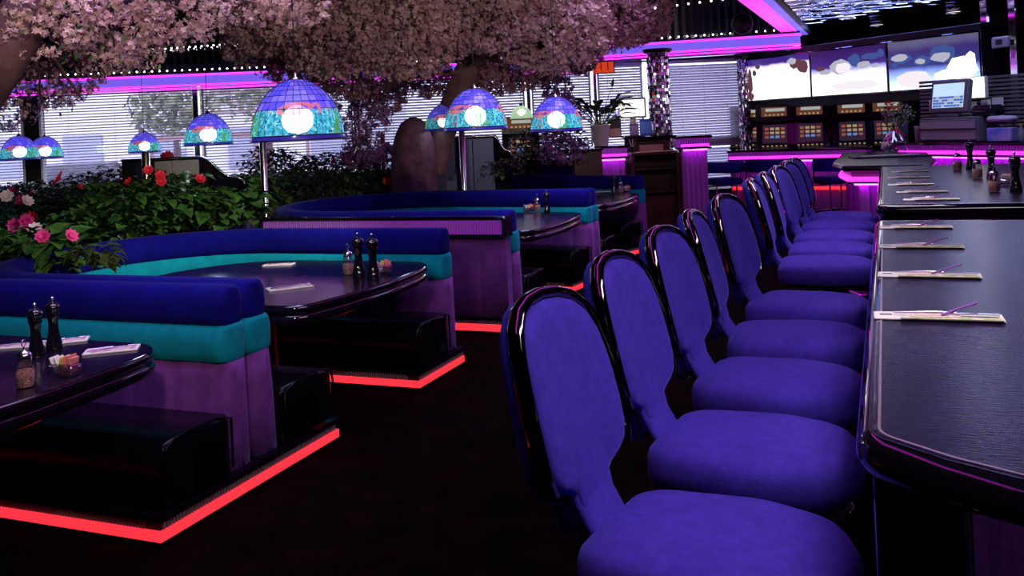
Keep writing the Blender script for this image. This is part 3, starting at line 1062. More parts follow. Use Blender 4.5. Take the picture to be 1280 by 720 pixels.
def make_caddy():
    o = thing('sugar_caddy', 'x', 'caddy', (0, 0, 0), 0, 'ribbed glass caddies of sweetener packets')
    q = MB()
    poly = fillet([(-.05, -.032), (.05, -.032), (.05, .032), (-.05, .032)], .012, 4)
    q.prism(poly, [(-.006, 0), (-.003, .003), (0, .05), (-.003, .05), (-.006, .006)], 0)
    for k in range(16):
        x = -.044 + k * .0059
        for y in (-.0325, .0325):
            q.box((x, y * .98, .026), (.003, .003, .042))
    q.build('glass_tray', M['clear'], o)
    for k, (c, n) in enumerate((('pink', 5), ('white', 4), ('yellow', 2))):
        m = mat('packet_' + c, {'pink': (.85, .28, .27), 'white': (.8, .78, .8), 'yellow': (.75, .62, .12)}[c], .6)
        for j in range(n):
            q = MB(); q.box((0, 0, .0), (.004, .045, .055), 0, 0, 0)
            e = q.build('packet', m, o)
            e.location = ((.012 + .006 * j) if c == 'pink' else ((-.034 + .006 * j) if c == 'white' else (-.004 + .005 * j)), random.uniform(-.004, .004), .043 + random.uniform(-.004, .006))
            e.rotation_euler = (random.uniform(-.1, .1), (-.35 if c == 'white' else .18) + random.uniform(-.08, .08), 0)
    return o


def make_menu_setting():
    o = thing('menu_napkin', 'x', 'place setting', (0, 0, 0), 0, 'napkins with cutlery on the booth tables')
    q = MB(); q.box((0, 0, .004), (.25, .12, .008), ch=.002); q.build('napkin', M['white'], o)
    q = MB(); q.box((.01, -.004, .009), (.20, .085, .002), .05); q.build('printed_sheet', mat('pink_printed_paper', (.55, .22, .33), .6, col2=(.75, .68, .66), noise=(40, .3)), o)
    q = MB(); q.tube([(-.11, -.02, .012), (-.02, .0, .014), (.06, .02, .012)], [.004, .003, .0025], 6)
    for k in (-1, 0, 1):
        q.tube([(.06, .02, .012), (.075, .024 + .006 * k, .014), (.105, .030 + .007 * k, .012)], .0018, 5)
    q.build('fork', M['cutlery'], o)
    q = MB(); q.tube([(-.10, .02, .011), (.0, .03, .012)], .004, 6); q.box((.05, .035, .011), (.10, .014, .003), .06); q.build('knife', M['cutlery'], o)
    return o


mill0, jar0, cad0, men0 = make_mill(True), make_shaker(), make_caddy(), make_menu_setting()
used = set()


def put(root, p, label, rz=0.0, scale=None):
    if root.name not in used:
        used.add(root.name)
        root.location = p; root.rotation_euler = (0, 0, rz); root['label'] = label
        if scale:
            root.scale = (scale,) * 3
        return root
    return dup(root, p, rz, label, None, scale)


TZ = .7492
put(mill0, on(46, 447, TZ), 'left black pepper mill on the nearest booth table')
put(mill0, on(68, 437, TZ), 'black pepper mill with tall finial, right one on the nearest booth table')
put(jar0, on(32, 484, TZ), 'glass shaker of red flakes on the nearest booth table', 1.2, 1.05)
put(cad0, on(82, 470, TZ), 'glass caddy of pink and white packets on the nearest booth table', -.25, 1.05)
put(men0, on(140, 438, TZ), 'pink printed napkin with fork at the edge of the nearest booth table', .25, .85)
put(men0, on(18, 433, TZ), 'green edged napkin half hidden left of the mills on the nearest table', .1, .8)
put(men0, on(80, 427, TZ), 'white napkin behind the pepper mills on the nearest booth table', .3, .8)
put(mill0, on(449, 347, TZ), 'left black pepper mill on the second booth table', 0, 1.2)
put(mill0, on(467, 349, TZ), 'right black pepper mill with finial on the second booth table', 0, 1.2)
put(jar0, on(436, 343, TZ), 'glass shaker beside the two mills on the second booth table', .5, 1.15)
put(cad0, on(478, 342, TZ), 'small caddy of packets right of the mills on the second booth table', .5, 1.1)
put(men0, on(362, 360, TZ), 'printed napkin with fork near the front of the second booth table', .45, 1.0)
put(men0, on(349, 331, TZ), 'printed napkin at the back of the second booth table', -.15, .8)
put(mill0, on(684, 266, TZ), 'black pepper mill on the table behind the ribbed partition')
put(jar0, on(672, 264, TZ), 'glass shaker left of the mill on the table behind the partition')
put(cad0, on(661, 265, TZ), 'pink packet caddy left of the shaker on the table behind the partition', .4)
put(mill0, on(768, 242, TZ), 'black pepper mill on the farthest booth table', 0, 1.05)
put(jar0, on(776, 241, TZ), 'glass shaker on the farthest booth table', 0, 1.1)
put(cad0, on(783, 240, TZ), 'pink packet caddy on the farthest booth table', .6)
put(men0, on(752, 240, TZ), 'small white napkin at the left of the farthest booth table', .3)
put(mill0, on(1270, 240, CTZ), 'largest black pepper mill on the far counter, nearest of three', 0, 1.12)
put(mill0, on(1240, 224, CTZ), 'middle black pepper mill of three on the far counter', 0, 1.12)
put(mill0, on(1213, 211, CTZ), 'farthest black pepper mill of three on the far counter', 0, 1.15)
put(jar0, on(1243, 240, CTZ), 'nearest glass shaker of three on the far counter', .3, 1.1)
put(jar0, on(1222, 223, CTZ), 'middle glass shaker of three on the far counter', .9, 1.15)
put(jar0, on(1197, 213, CTZ), 'farthest glass shaker of three on the far counter', .6, 1.2)
put(cad0, on(1258, 232, CTZ), 'packet caddy between the nearest shaker and mill on the far counter', 1.0)

# ================================================================== STAINED GLASS LAMPS
M['sg1'] = stained('violet_glass', (.10, .07, .62), .75, .25)
M['sg2'] = stained('blue_glass', (.05, .06, .66), .75, .25)
M['sg3'] = stained('lilac_glass', (.20, .15, .80), .75, .25)
M['sgt'] = stained('teal_speckled_glass', (.02, .3, .4), .62, .30, (85, [(.005, .05, .12), (.01, .16, .30), (.02, .35, .45), (.05, .45, .42), (.35, .75, .85)]))
M['sgd'] = stained('indigo_rim_glass', (.03, .02, .26), .5, .2)
M['sgp'] = stained('flamingo_pink_glass', (.75, .20, .20), .5, .25)
M['sgg'] = stained('reed_green_glass', (.10, .42, .10), .6, .25)
M['lead'] = mat('dark_leading', (.012, .010, .02), .4, metal=.4)


def make_lamp():
    o = thing('dome_lamp', 'x', 'lamp', (0, 0, 0), 0, 'stained glass flamingo dome lamps')
    H, R0 = .335, .25

    def rad(z):
        return R0 * max(.035, (1 - (max(z, 0) / (H + .003)) ** 2.0)) ** .56
    NC = 28
    zs = [.025, .07, .12, .165, .205, .238, .266, .29, .31, .326]
    q = MB()
    for i in range(len(zs) - 1):
        for j in range(NC):
            a0, a1 = 2 * PI * j / NC, 2 * PI * (j + 1) / NC
            z0, z1 = zs[i], zs[i + 1]
            P = [(rad(z) * math.cos(a), rad(z) * math.sin(a), z) for a, z in ((a0, z0), (a1, z0), (a1, z1), (a0, z1))]
            m = 3 if i < 3 else random.choice((0, 0, 1, 2, 0))
            q.add(P, [(0, 1, 2, 3)], m, True)
    q.build('shade', [M['sg1'], M['sg2'], M['sg3'], M['sgt']], o)
    q = MB(); q.lathe([(R0 * 1.0, 0), (R0 * 1.005, .012), (rad(.025), .026)], 40, cap0=False, cap1=False); q.build('rim', M['sgd'], o)
    q = MB()
    for j in range(NC):
        a = 2 * PI * j / NC
        zz = [z for z in zs if z >= .165]
        q.tube([((rad(z) + .001) * math.cos(a), (rad(z) + .001) * math.sin(a), z) for z in zz], .0018, 4, caps=False)
    for z in zs:
        if z in (.07, .12):
            continue
        q.tube([((rad(z) + .001) * math.cos(2 * PI * k / 40), (rad(z) + .001) * math.sin(2 * PI * k / 40), z) for k in range(40)], .0018 if z > .03 else .003, 4, True)
    q.tube([(R0 * math.cos(2 * PI * k / 40), R0 * math.sin(2 * PI * k / 40), 0) for k in range(40)], .004, 5, True)
    for j in range(NC):                      # irregular leads of the lower band
        a = 2 * PI * (j + random.uniform(-.3, .3)) / NC
        a2 = a + random.uniform(-.09, .09)
        q.tube([((rad(z) + .001) * math.cos(a + (a2 - a) * u), (rad(z) + .001) * math.sin(a + (a2 - a) * u), z) for u, z in ((0, .025), (.3, .07), (.6, .12), (1, .165))], .0012, 4, caps=False)
    q.build('leading', M['lead'], o)

    def patch(mb, a0, pts, lift=.003):
        # pts: (metres round the shade, height) convex outline, wrapped on to the dome
        vs = [((rad(z) + lift) * math.cos(a0 + x / rad(z)), (rad(z) + lift) * math.sin(a0 + x / rad(z)), z) for x, z in pts]
        n = len(vs)
        c = sum((Vector(v) for v in vs), Vector()) / n
        r = Vector((c.x, c.y, 0))
        c = Vector((0, 0, c.z)) + r.normalized() * (rad(c.z) + lift)
        mb.add([c] + vs, [(0, i + 1, (i + 1) % n + 1) for i in range(n)], 0, True)
    for fidx in range(3):
        a0 = -PI / 2 + .05 + fidx * 2 * PI / 3
        q = MB()
        body = [(.10 * math.cos(t) * (1.0 if math.cos(t) > 0 else .95) - .005, .165 + .032 * math.sin(t) + .012 * math.cos(t)) for t in [2 * PI * k / 16 for k in range(16)]]
        patch(q, a0, body)
        neck = [(.085, .172), (.105, .19), (.118, .188), (.126, .172), (.132, .155), (.128, .14)]
        for (x0, z0), (x1, z1) in zip(neck, neck[1:]):
            d = Vector((x1 - x0, z1 - z0)).normalized(); nn = Vector((-d.y, d.x)) * .009
            patch(q, a0, [(x0 + nn.x, z0 + nn.y), (x1 + nn.x, z1 + nn.y), (x1 - nn.x, z1 - nn.y), (x0 - nn.x, z0 - nn.y)], .0035)
        for (x0, z0, x1, z1) in ((-.005, .135, -.03, .085), (-.03, .085, .0, .035), (.02, .138, .03, .03)):
            patch(q, a0, [(x0 - .005, z0), (x1 - .005, z1), (x1 + .005, z1), (x0 + .005, z0)], .0036)
        q.build('flamingo_panel', M['sgp'], o)
        q = MB()
        for k in range(7):
            x = .215 + random.uniform(-.05, .07)
            lean = random.uniform(-.03, .03)
            patch(q, a0, [(x - .006, .027), (x + .006, .027), (x + lean + .004, .11), (x + lean, random.uniform(.14, .17)), (x + lean - .004, .11)], .003)
        q.build('reed_panel', M['sgg'], o)
    q = MB(); q.lathe([(.034, .318), (.036, .328), (.022, .342), (.010, .350), (.006, .37)], 18); q.build('cap', M['brass'], o)
    q = MB(); q.tube([(0, 0, 0), (0, 0, 1)], .0035, 6); q.build('cord', M['black'], o, (0, 0, .365))
    q = MB(); q.lathe([(.004, .035), (.05, .045), (.078, .075), (.085, .11), (.078, .145), (.05, .175), (.02, .19), (.004, .192)], 20); q.build('bulb', emit('lamp_bulb', (.92, .95, 1.0), 26.0), o)
    return o


lamp0 = make_lamp()
LAMPS = [(373, 175, 5.0, 1.0, 'largest dome lamp, flamingo facing front, over the second booth table'),
         (595, 162.5, 7.3, 1.0, 'dome lamp right of the tree branch'),
         (696, 164, 8.8, 1.0, 'dome lamp between the blossom sprigs and the potted plant'),
         (261, 181, 9.7, 1.0, 'dome lamp above the steel booth end'),
         (181, 191, 14.0, .95, 'smallest dome lamp left of the steel booth end'),
         (25, 200, 12.5, 1.0, 'leftmost dome lamp in front of the dark window post'),
         (57, 198, 13.8, 1.0, 'dome lamp partly behind the leftmost dome lamp'),
         (556, 163, 10.5, .9, 'dome lamp mostly hidden behind the tree branch')]
for i, (px, py, Y, sc, lab) in enumerate(LAMPS):
    p = at(px, py, Y)
    put(lamp0, p, 'blue stained glass ' + lab, random.uniform(-.15, .15) + (.25 if i in (1, 2) else 0) + (PI / 3 if i in (1, 2) else 0), sc)
    for c_ in S.collection.objects:
        if c_.parent is not None and c_.name.startswith('cord') and c_.parent.get('group') == 'stained glass flamingo dome lamps' and (c_.parent.location - p).length < .01:
            c_.scale = (1, 1, (3.69 - p.z) / sc - .365)
    l = bpy.data.lights.new('lamp_light', 'POINT'); l.color = (.85, .88, 1.0); l.energy = 3; l.shadow_soft_size = .06
    lo = bpy.data.objects.new('lamp_light', l); C.objects.link(lo); lo.location = p + Vector((0, 0, .06))


# ================================================================== PLANTERS, PLANTS
def planter(label, pts, h=.80):
    """pts in (s, t)"""
    cs = sum(p[0] for p in pts) / len(pts); ct = sum(p[1] for p in pts) / len(pts)
    o = thing('planter_bed', label, 'planter', ST(cs, ct), -AXIS)
    poly = [(t - ct, s - cs) for s, t in pts]
    area2 = sum(poly[i - 1][0] * poly[i][1] - poly[i][0] * poly[i - 1][1] for i in range(len(poly)))
    if area2 < 0:
        poly = poly[::-1]
    q = MB(); q.prism(poly, [(0, 0), (0, h - .03)], 0, False, True, False); q.build('planter_wall', M['wall'], o)
    q = MB(); q.prism(poly, [(0, h - .03), (-.005, h)], 0, False, False, True); q.build('soil', M['soil'], o)
    return o


ang = [math.radians(a) for a in range(104, 181, 8)]
pA = [(2.33 + 1.03 * math.sin(a), -4.1 + 1.03 * math.cos(a)) for a in ang]
pB = [(4.545 - 1.03 * math.sin(a), -4.1 + 1.03 * math.cos(a)) for a in ang]
pB2 = [(4.545 + 1.03 * math.sin(a), -4.1 + 1.03 * math.cos(a)) for a in ang[::-1]]
planter('planter bed behind the two nearest booths, filled with red flowering plants',
        [(1.6, -8.2), (1.6, -5.14)] + pA[::-1] + [(3.44, -4.32)] + pB + pB2 + [(5.66, -4.2), (6.4, -4.6), (6.4, -8.4)])
planter('planter bed behind the far booths, around the mauve tree stump',
        [(6.75, -9.0), (6.75, -6.2), (7.3, -5.75), (9.2, -5.72), (9.9, -5.9), (11.8, -5.8), (12.3, -6.6), (10.0, -9.0)], .85)


def leaf(mb, base, d, up, L, w, droop=.25, mat_=0):
    d = d.normalized()
    side = d.cross(up)
    if side.length < 1e-3:
        side = Vector((1, 0, 0))
    side.normalize()
    nn = side.cross(d).normalized()
    p0 = base
    p1 = base + d * L * .35 + nn * L * .06
    p2 = base + d * L * .72 - nn * L * droop * .3
    p3 = base + d * L * .98 - nn * L * droop
    l1 = p1 + side * w * .5 + nn * w * .14
    r1 = p1 - side * w * .5 + nn * w * .14
    l2 = p2 + side * w * .33 + nn * w * .1
    r2 = p2 - side * w * .33 + nn * w * .1
    mb.add([p0, p1, p2, p3, l1, l2, r1, r2], [(0, 1, 4), (4, 1, 2, 5), (5, 2, 3), (0, 6, 1), (6, 7, 2, 1), (7, 3, 2)], mat_, True)


def flower(r, p, size, out, mb, kind='rosette'):
    n = 9 if kind == 'rosette' else 5
    for ringk, (m, rr, tilt) in enumerate(((n, 1.0, .35), (n - 2, .62, .9))):
        for k in range(m):
            a = 2 * PI * k / m + ringk * .4 + r.uniform(-.15, .15)
            e1 = out.orthogonal().normalized()
            e2 = out.cross(e1)
            d = (e1 * math.cos(a) + e2 * math.sin(a)) + out * tilt
            leaf(mb, p, d, out, size * rr, size * .75, -.12)


KINDS = {'ivy': ('leaf', .095, .085, 170), 'dark': ('leaf_dark', .085, .065, 170), 'pale': ('leaf_pale', .06, .055, 90),
         'blue': ('leaf_blue', .08, .06, 180), 'fern': ('leaf_fern', .09, .04, 120), 'broad': ('leaf', .14, .11, 100)}
pcount = 0


def plant(kind, loc, rx, h, label, flowers=(), seed=None):
    """loc on the soil; flowers: list of (material, count, size)"""
    global pcount
    pcount += 1
    r = random.Random(pcount * 7 + 3 if seed is None else seed)
    mname, L, w, n = KINDS[kind]
    nm = {'ivy': 'ivy_plant', 'dark': 'dark_leaf_plant', 'pale': 'pale_leaf_plant', 'blue': 'blue_green_plant', 'fern': 'feathery_plant', 'broad': 'broad_leaf_plant'}[kind]
    o = thing(nm, label, 'plant', loc, r.uniform(0, 6), 'foliage plants in the planters')
    q = MB()
    n = int(n * max(.7, (rx / .25) ** 1.5))
    for k in range(n):
        a = r.uniform(0, 2 * PI)
        u = r.random() ** .6
        zz = r.uniform(.1, 1.0)
        rr = rx * u * math.sqrt(max(.08, 1 - (zz - .35) ** 2 * 1.6))
        p = Vector((rr * math.cos(a), rr * math.sin(a), h * zz))
        d = Vector((math.cos(a) + r.uniform(-.6, .6), math.sin(a) + r.uniform(-.6, .6), r.uniform(-.5, .7)))
        up = Vector((r.uniform(-.3, .3), r.uniform(-.3, .3), 1))
        sc = r.uniform(.65, 1.25)
        leaf(q, p, d, up, L * sc, w * sc, r.uniform(.1, .35))
    q.build('foliage', M[mname], o)
    q = MB()
    for k in range(9):
        a = r.uniform(0, 2 * PI)
        q.tube([(0, 0, 0), (rx * .3 * math.cos(a), rx * .3 * math.sin(a), h * .5), (rx * .7 * math.cos(a), rx * .7 * math.sin(a), h * .85)], [.006, .004, .002], 5)
    q.build('stems', M['leaf_dark'], o)
    ry = o.rotation_euler.z
    for m, cnt, size in flowers:
        for k in range(cnt):
            # flowers sit on the upper, viewer-facing side
            a = -PI / 2 - ry + r.uniform(-1.2, 1.2)
            u = r.uniform(.7, 1.0)
            p = Vector((rx * u * math.cos(a), rx * u * math.sin(a), h * r.uniform(.80, 1.12)))
            out = Vector((math.cos(a), math.sin(a), r.uniform(.2, .8))).normalized()
            mb = MB()
            flower(r, p + out * .03, size * 1.25, out, mb)
            mb.build('flower', M[m], o)
    return o


PL = [  # kind, px, py (base on soil), z, rx, h, words, flowers
    ('ivy', 10, 334, .82, .26, .22, 'trailing ivy at the left edge behind the nearest booth back', ()),
    ('broad', 62, 336, .84, .22, .20, 'broad leaved plant with two pink blooms against the nearest booth back', (('petal_pink', 2, .045),)),
    ('fern', 118, 337, .86, .14, .14, 'sprig of olive leaves where the two booth backs meet', ()),
    ('dark', 18, 318, .80, .30, .28, 'dark plant with a magenta bloom at the left edge', (('petal_mag', 2, .055),)),
    ('pale', 46, 318, .82, .20, .22, 'pale leaved plant with one rose coloured bloom', (('petal_white', 1, .05),)),
    ('ivy', 84, 310, .82, .24, .26, 'ivy plant with a bright red bloom, left of the second booth', (('petal_red', 1, .075),)),
    ('broad', 112, 300, .80, .22, .30, 'broad leaved plant hanging over the corner of the second booth', ()),
    ('blue', 10, 290, .82, .34, .34, 'blue green plant with white blooms at the left edge', (('petal_white', 2, .06),)),
    ('dark', 50, 286, .80, .34, .36, 'dark leafy plant with a crimson bloom, left planter', (('petal_mag', 2, .06),)),
    ('dark', 84, 280, .80, .32, .34, 'dark low plant behind the bright red bloom', (('petal_red', 2, .04),)),
    ('ivy', 128, 287, .80, 0.34, 0.46, 'green ivy with one large pinkish red bloom', (('petal_red', 1, .085),)),
    ('ivy', 165, 284, .80, 0.34, 0.40, 'dense green ivy along the second booth back, left part', ()),
    ('fern', 150, 272, .80, 0.37, 0.59, 'yellow green plant below the window wall', ()),
    ('ivy', 200, 277, .82, 0.37, 0.46, 'flowering plant with a cluster of red blooms before the brass pole', (('petal_red', 4, .05),)),
    ('ivy', 190, 262, .84, 0.39, 0.56, 'tall flowering plant topped with red blooms by the brass pole', (('petal_red', 4, .055),)),
    ('broad', 235, 272, .82, 0.34, 0.43, 'green plant with three red blooms before the steel booth end', (('petal_red', 3, .055),)),
    ('ivy', 268, 268, .82, 0.34, 0.40, 'ivy with a single red bloom below the curved steel end', (('petal_red', 1, .06),)),
    ('broad', 300, 266, .80, 0.32, 0.37, 'broad ivy leaves along the second booth back, right part', ()),
    ('ivy', 168, 299, .84, .28, .34, 'ivy mound against the left part of the second booth back', ()),
    ('ivy', 205, 293, .84, .28, .34, 'bright ivy mound against the middle of the second booth back', ()),
    ('broad', 240, 288, .84, .28, .30, 'broad leaved mound against the second booth back, before the steel end', ()),
    ('ivy', 275, 285, .84, .28, .32, 'ivy mound touching the second booth back below the steel scroll', ()),
    ('broad', 308, 282, .84, .20, .30, 'pointed leaf mound at the second booth back near the ribbed trim', ()),
    ('broad', 328, 264, .80, 0.30, 0.40, 'large pointed leaves at the right end of the left planter', ()),
    ('blue', 55, 262, .84, .42, .34, 'blue green hedge plant under the left window', ()),
    ('blue', 10, 262, .84, .42, .34, 'blue green hedge plant in the far left corner', ()),
    ('dark', 120, 262, .80, 0.41, 0.46, 'dark plant under the violet wall below the window', ()),
    ('dark', 352, 258, .82, 0.39, 0.59, 'dark bushy plant behind the end of the ribbed partition', ()),
    ('blue', 340, 246, .84, 0.46, 0.62, 'blue green plant around the chrome pole', ()),
    ('dark', 385, 250, .85, .34, .44, 'dark shrub left of the lavender blooms', ()),
    ('blue', 405, 240, .86, .42, .50, 'blue tinged shrub under the largest dome lamp', ()),
    ('fern', 420, 246, .86, .32, .30, 'olive plant behind the third booth, left end', ()),
    ('ivy', 446, 242, .86, .32, .40, 'plant with magenta blooms left of the tree stump', (('petal_mag', 4, .075),)),
    ('dark', 474, 240, .86, .34, .48, 'plant with many lavender blooms beside the tree stump', (('petal_lav', 9, .085),)),
    ('ivy', 500, 238, .86, .28, .26, 'low ivy at the foot of the tree stump', (('petal_white', 1, .06),)),
    ('dark', 484, 243, .86, .26, .16, 'small plant with an orange red bloom at the booth edge', (('petal_orange', 2, .06),)),
    ('dark', 530, 235, .86, .34, .30, 'dark low plant right of the tree stump', ()),
    ('fern', 560, 233, .86, .34, .34, 'olive plant with an orange bloom right of the stump', (('petal_orange', 2, .06),)),
    ('dark', 590, 230, .86, .36, .42, 'dark shrub under the lamp right of the tree branch', ()),
    ('broad', 600, 222, .88, .34, .62, 'tall arching plant below the dome lamp right of the branch', ()),
    ('fern', 625, 227, .86, .34, .26, 'low olive plant along the third booth back', ()),
]
for kind, px, py, z, rx, h, lab, fl in PL:
    plant(kind, on(px, py, z), rx, h, lab, fl)
for kind, px, py, Y, rx, h, lab, fl in [
    ('pale', 640, 214, 12.6, .34, .32, 'pale variegated plant left of the wooden box', ()),
    ('dark', 665, 214, 12.8, .40, .55, 'dark bush below the lamp beside the potted plant', ()),
    ('dark', 690, 215, 12.8, .40, .62, 'dark bush behind the farthest booth back', ()),
    ('pale', 628, 222, 11.6, .26, .22, 'small pale plant at the top of the third booth back', ()),
    ('dark', 712, 214, 12.9, .34, .55, 'dark bush against the wooden box', ())]:
    plant(kind, at(px, py, Y), rx, h, lab, fl)


# ================================================================== TREES
def blossoms(name, blobs, parent, mats, size, per, leaf_share=.0, origin=Vector()):
    V, Fc, MI = [], [], []
    rs = rng
    for (c, rad, n, mi) in blobs:
        c = np.array(c); rad = np.array(rad)
        for k in range(n):
            d = rs.normal(size=3); d /= np.linalg.norm(d)
            u = rs.random() ** .33
            cc = c + rad * d * (.35 + .65 * u)
            m = rs.integers(4, 9)
            cr_ = size * 1.7
            for j in range(m):
                e = rs.normal(size=3); e /= np.linalg.norm(e)
                p = cc + e * cr_ * rs.uniform(.5, 1.0)
                a = np.cross(e, rs.normal(size=3)); a /= np.linalg.norm(a)
                b_ = np.cross(e, a)
                base = len(V)
                V.append(p)
                s_ = size * rs.uniform(.75, 1.2)
                ph = rs.uniform(0, 6.28)
                for q in range(5):
                    t0 = ph + q * 1.2566
                    for da, rr, up in ((-.52, .55, .16), (0, 1.0, .30), (.52, .55, .16)):
                        V.append(p + (a * math.cos(t0 + da) + b_ * math.sin(t0 + da)) * s_ * rr + e * s_ * up)
                    i0 = base + 1 + q * 3
                    Fc.append((base, i0, i0 + 1, i0 + 2)); MI.append(mi)
            if rs.random() < leaf_share:
                e = rs.normal(size=3); e /= np.linalg.norm(e)
                a = np.cross(e, rs.normal(size=3)); a /= np.linalg.norm(a)
                b_ = np.cross(e, a)
                p = cc + e * cr_ * 1.1
                base = len(V)
                V += [p, p + e * size * 1.2 + a * size * .5, p + e * size * 2.6, p + e * size * 1.2 - a * size * .5]
                Fc.append((base, base + 1, base + 2, base + 3)); MI.append(len(mats) - 1)
    me = bpy.data.meshes.new(name)
    me.from_pydata([tuple(v - np.array(origin)) for v in V], [], Fc)
    for m in mats:
        me.materials.append(m)
    me.polygons.foreach_set('material_index', MI)
    me.update()
    o = bpy.data.objects.new(name, me)
    C.objects.link(o)
    o.parent = parent
    return o


def blob(px, py, rx, ry, Y, n, mi=0, ry_depth=None):
    k = Y / F_PX
    return (at(px, py, Y), (rx * k, (ry_depth or .45), ry * k), n, mi)


# far tree with the rounded stump
base = at(516, 216, 10.6); base.z = 0.85
o = thing('blossom_tree', 'blossom tree with rounded mauve stump and leaning branch behind the booths', 'tree', base)
q = MB()
rs_ = []
prof = [(0, .28), (.15, .27), (.35, .275), (.55, .265), (.72, .24), (.85, .20), (.95, .145), (1.0, .08), (1.02, .03)]
for z, rr in prof:
    ring = []
    for k in range(36):
        a = 2 * PI * k / 36
        w = 1 + .06 * math.sin(3 * a + 1) + .04 * math.sin(7 * a + z * 4)
        if abs(a - .25) < .5:
            w -= .10 * math.cos((a - .25) * PI)
        ring.append((rr * w * math.cos(a) + .03 * z, rr * w * math.sin(a), z - .1 + .0 * z))
    rs_.append(ring)
q.rings(rs_, True, False, True); q.build('stump', M['stone'], o)
q = MB()
bp_ = [at(543, 215, 10.7), at(549, 185, 10.7), at(558, 152, 10.6), at(574, 118, 10.5), at(590, 80, 10.4), at(604, 40, 10.3), at(625, -10, 10.1)]
q.tube([p - base for p in bp_], [.15, .145, .15, .165, .16, .14, .10], 14); q.build('branch', M['bark'], o)
q = MB()
r = random.Random(5)
def twig(p0, p1, r0):
    mid = (p0 + p1) / 2 + Vector((r.uniform(-.15, .15), r.uniform(-.15, .15), r.uniform(-.05, .15)))
    q.tube([p0 - base, mid - base, p1 - base], [r0, r0 * .7, r0 * .3], 6)
for (a, c, rr) in (((590, 80), (430, 60), .05), ((604, 40), (340, 20), .05), ((600, 50), (720, 50), .05), ((604, 40), (800, 30), .04), ((585, 90), (480, 110), .03), ((596, 70), (690, 90), .03),
                   ((440, 90), (452, 185), .012), ((470, 120), (462, 190), .012), ((700, 60), (705, 130), .012)):
    twig(at(*a, 10.4), at(*c, 10.0), rr)
q.build('twigs', M['bark'], o)
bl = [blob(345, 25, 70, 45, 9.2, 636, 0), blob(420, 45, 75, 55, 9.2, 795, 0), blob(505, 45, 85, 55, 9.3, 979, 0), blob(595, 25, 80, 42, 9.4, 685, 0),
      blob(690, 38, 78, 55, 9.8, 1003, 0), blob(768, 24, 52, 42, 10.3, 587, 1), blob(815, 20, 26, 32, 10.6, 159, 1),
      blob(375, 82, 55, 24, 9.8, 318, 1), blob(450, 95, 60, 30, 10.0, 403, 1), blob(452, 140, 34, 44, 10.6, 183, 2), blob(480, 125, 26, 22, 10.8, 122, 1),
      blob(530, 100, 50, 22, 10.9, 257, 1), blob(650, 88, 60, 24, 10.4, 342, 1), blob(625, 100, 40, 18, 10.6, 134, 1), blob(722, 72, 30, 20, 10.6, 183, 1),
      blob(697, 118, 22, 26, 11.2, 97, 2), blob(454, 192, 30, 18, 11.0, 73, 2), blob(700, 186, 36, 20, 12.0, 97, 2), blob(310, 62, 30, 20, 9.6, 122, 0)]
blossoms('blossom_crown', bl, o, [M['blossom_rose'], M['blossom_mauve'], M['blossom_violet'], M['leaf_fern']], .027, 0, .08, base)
# near tree at the top left
base = Vector((-4.05, 4.9, 0))
o = thing('blossom_tree', 'nearer blossom tree in the top left corner with a thick leaning brown limb', 'tree', base)
q = MB()
bp_ = [base + Vector((0, 0, 0)), base + Vector((.25, -.1, .8)), base + Vector((.75, -.2, 1.35)), at(-40, 135, 4.6), at(-4, 80, 4.5), at(28, 25, 4.5), at(62, -35, 4.6), at(110, -90, 4.7)]
q.tube([p - base for p in bp_], [.2, .17, .15, .13, .125, .12, .11, .08], 14); q.build('trunk', M['bark'], o)
q = MB()
for (a, c, rr) in (((50, -10), (150, 85), .022), ((50, -10), (210, 30), .02), ((60, -20), (330, 5), .018), ((70, -20), (250, 20), .018), ((20, 40), (100, 120), .018), ((120, 20), (152, 90), .007), ((40, 60), (50, 140), .010)):
    q.tube([p - base for p in (at(*a, 4.6), (at(*a, 4.6) + at(*c, 5.0)) / 2 + Vector((.02, 0, .04)), at(*c, 5.0))], [rr, rr * .7, rr * .35], 6)
q.build('twigs', M['bark'], o)
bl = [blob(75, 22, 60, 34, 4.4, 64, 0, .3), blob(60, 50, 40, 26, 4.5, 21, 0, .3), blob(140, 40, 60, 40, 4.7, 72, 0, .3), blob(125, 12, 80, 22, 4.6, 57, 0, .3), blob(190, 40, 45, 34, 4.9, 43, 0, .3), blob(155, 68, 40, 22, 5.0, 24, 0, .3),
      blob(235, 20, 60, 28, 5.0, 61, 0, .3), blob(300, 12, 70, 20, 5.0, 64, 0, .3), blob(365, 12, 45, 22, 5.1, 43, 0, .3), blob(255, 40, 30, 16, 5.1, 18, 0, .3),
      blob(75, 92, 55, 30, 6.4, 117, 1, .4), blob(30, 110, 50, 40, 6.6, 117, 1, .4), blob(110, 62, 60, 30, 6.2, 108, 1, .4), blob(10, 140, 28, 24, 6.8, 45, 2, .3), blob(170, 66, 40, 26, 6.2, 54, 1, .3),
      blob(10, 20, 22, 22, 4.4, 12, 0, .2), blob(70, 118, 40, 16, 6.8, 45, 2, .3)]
blossoms('blossom_crown', bl, o, [M['blossom'], M['blossom_mauve'], M['blossom_violet'], M['leaf']], .0185, 0, .22, base)

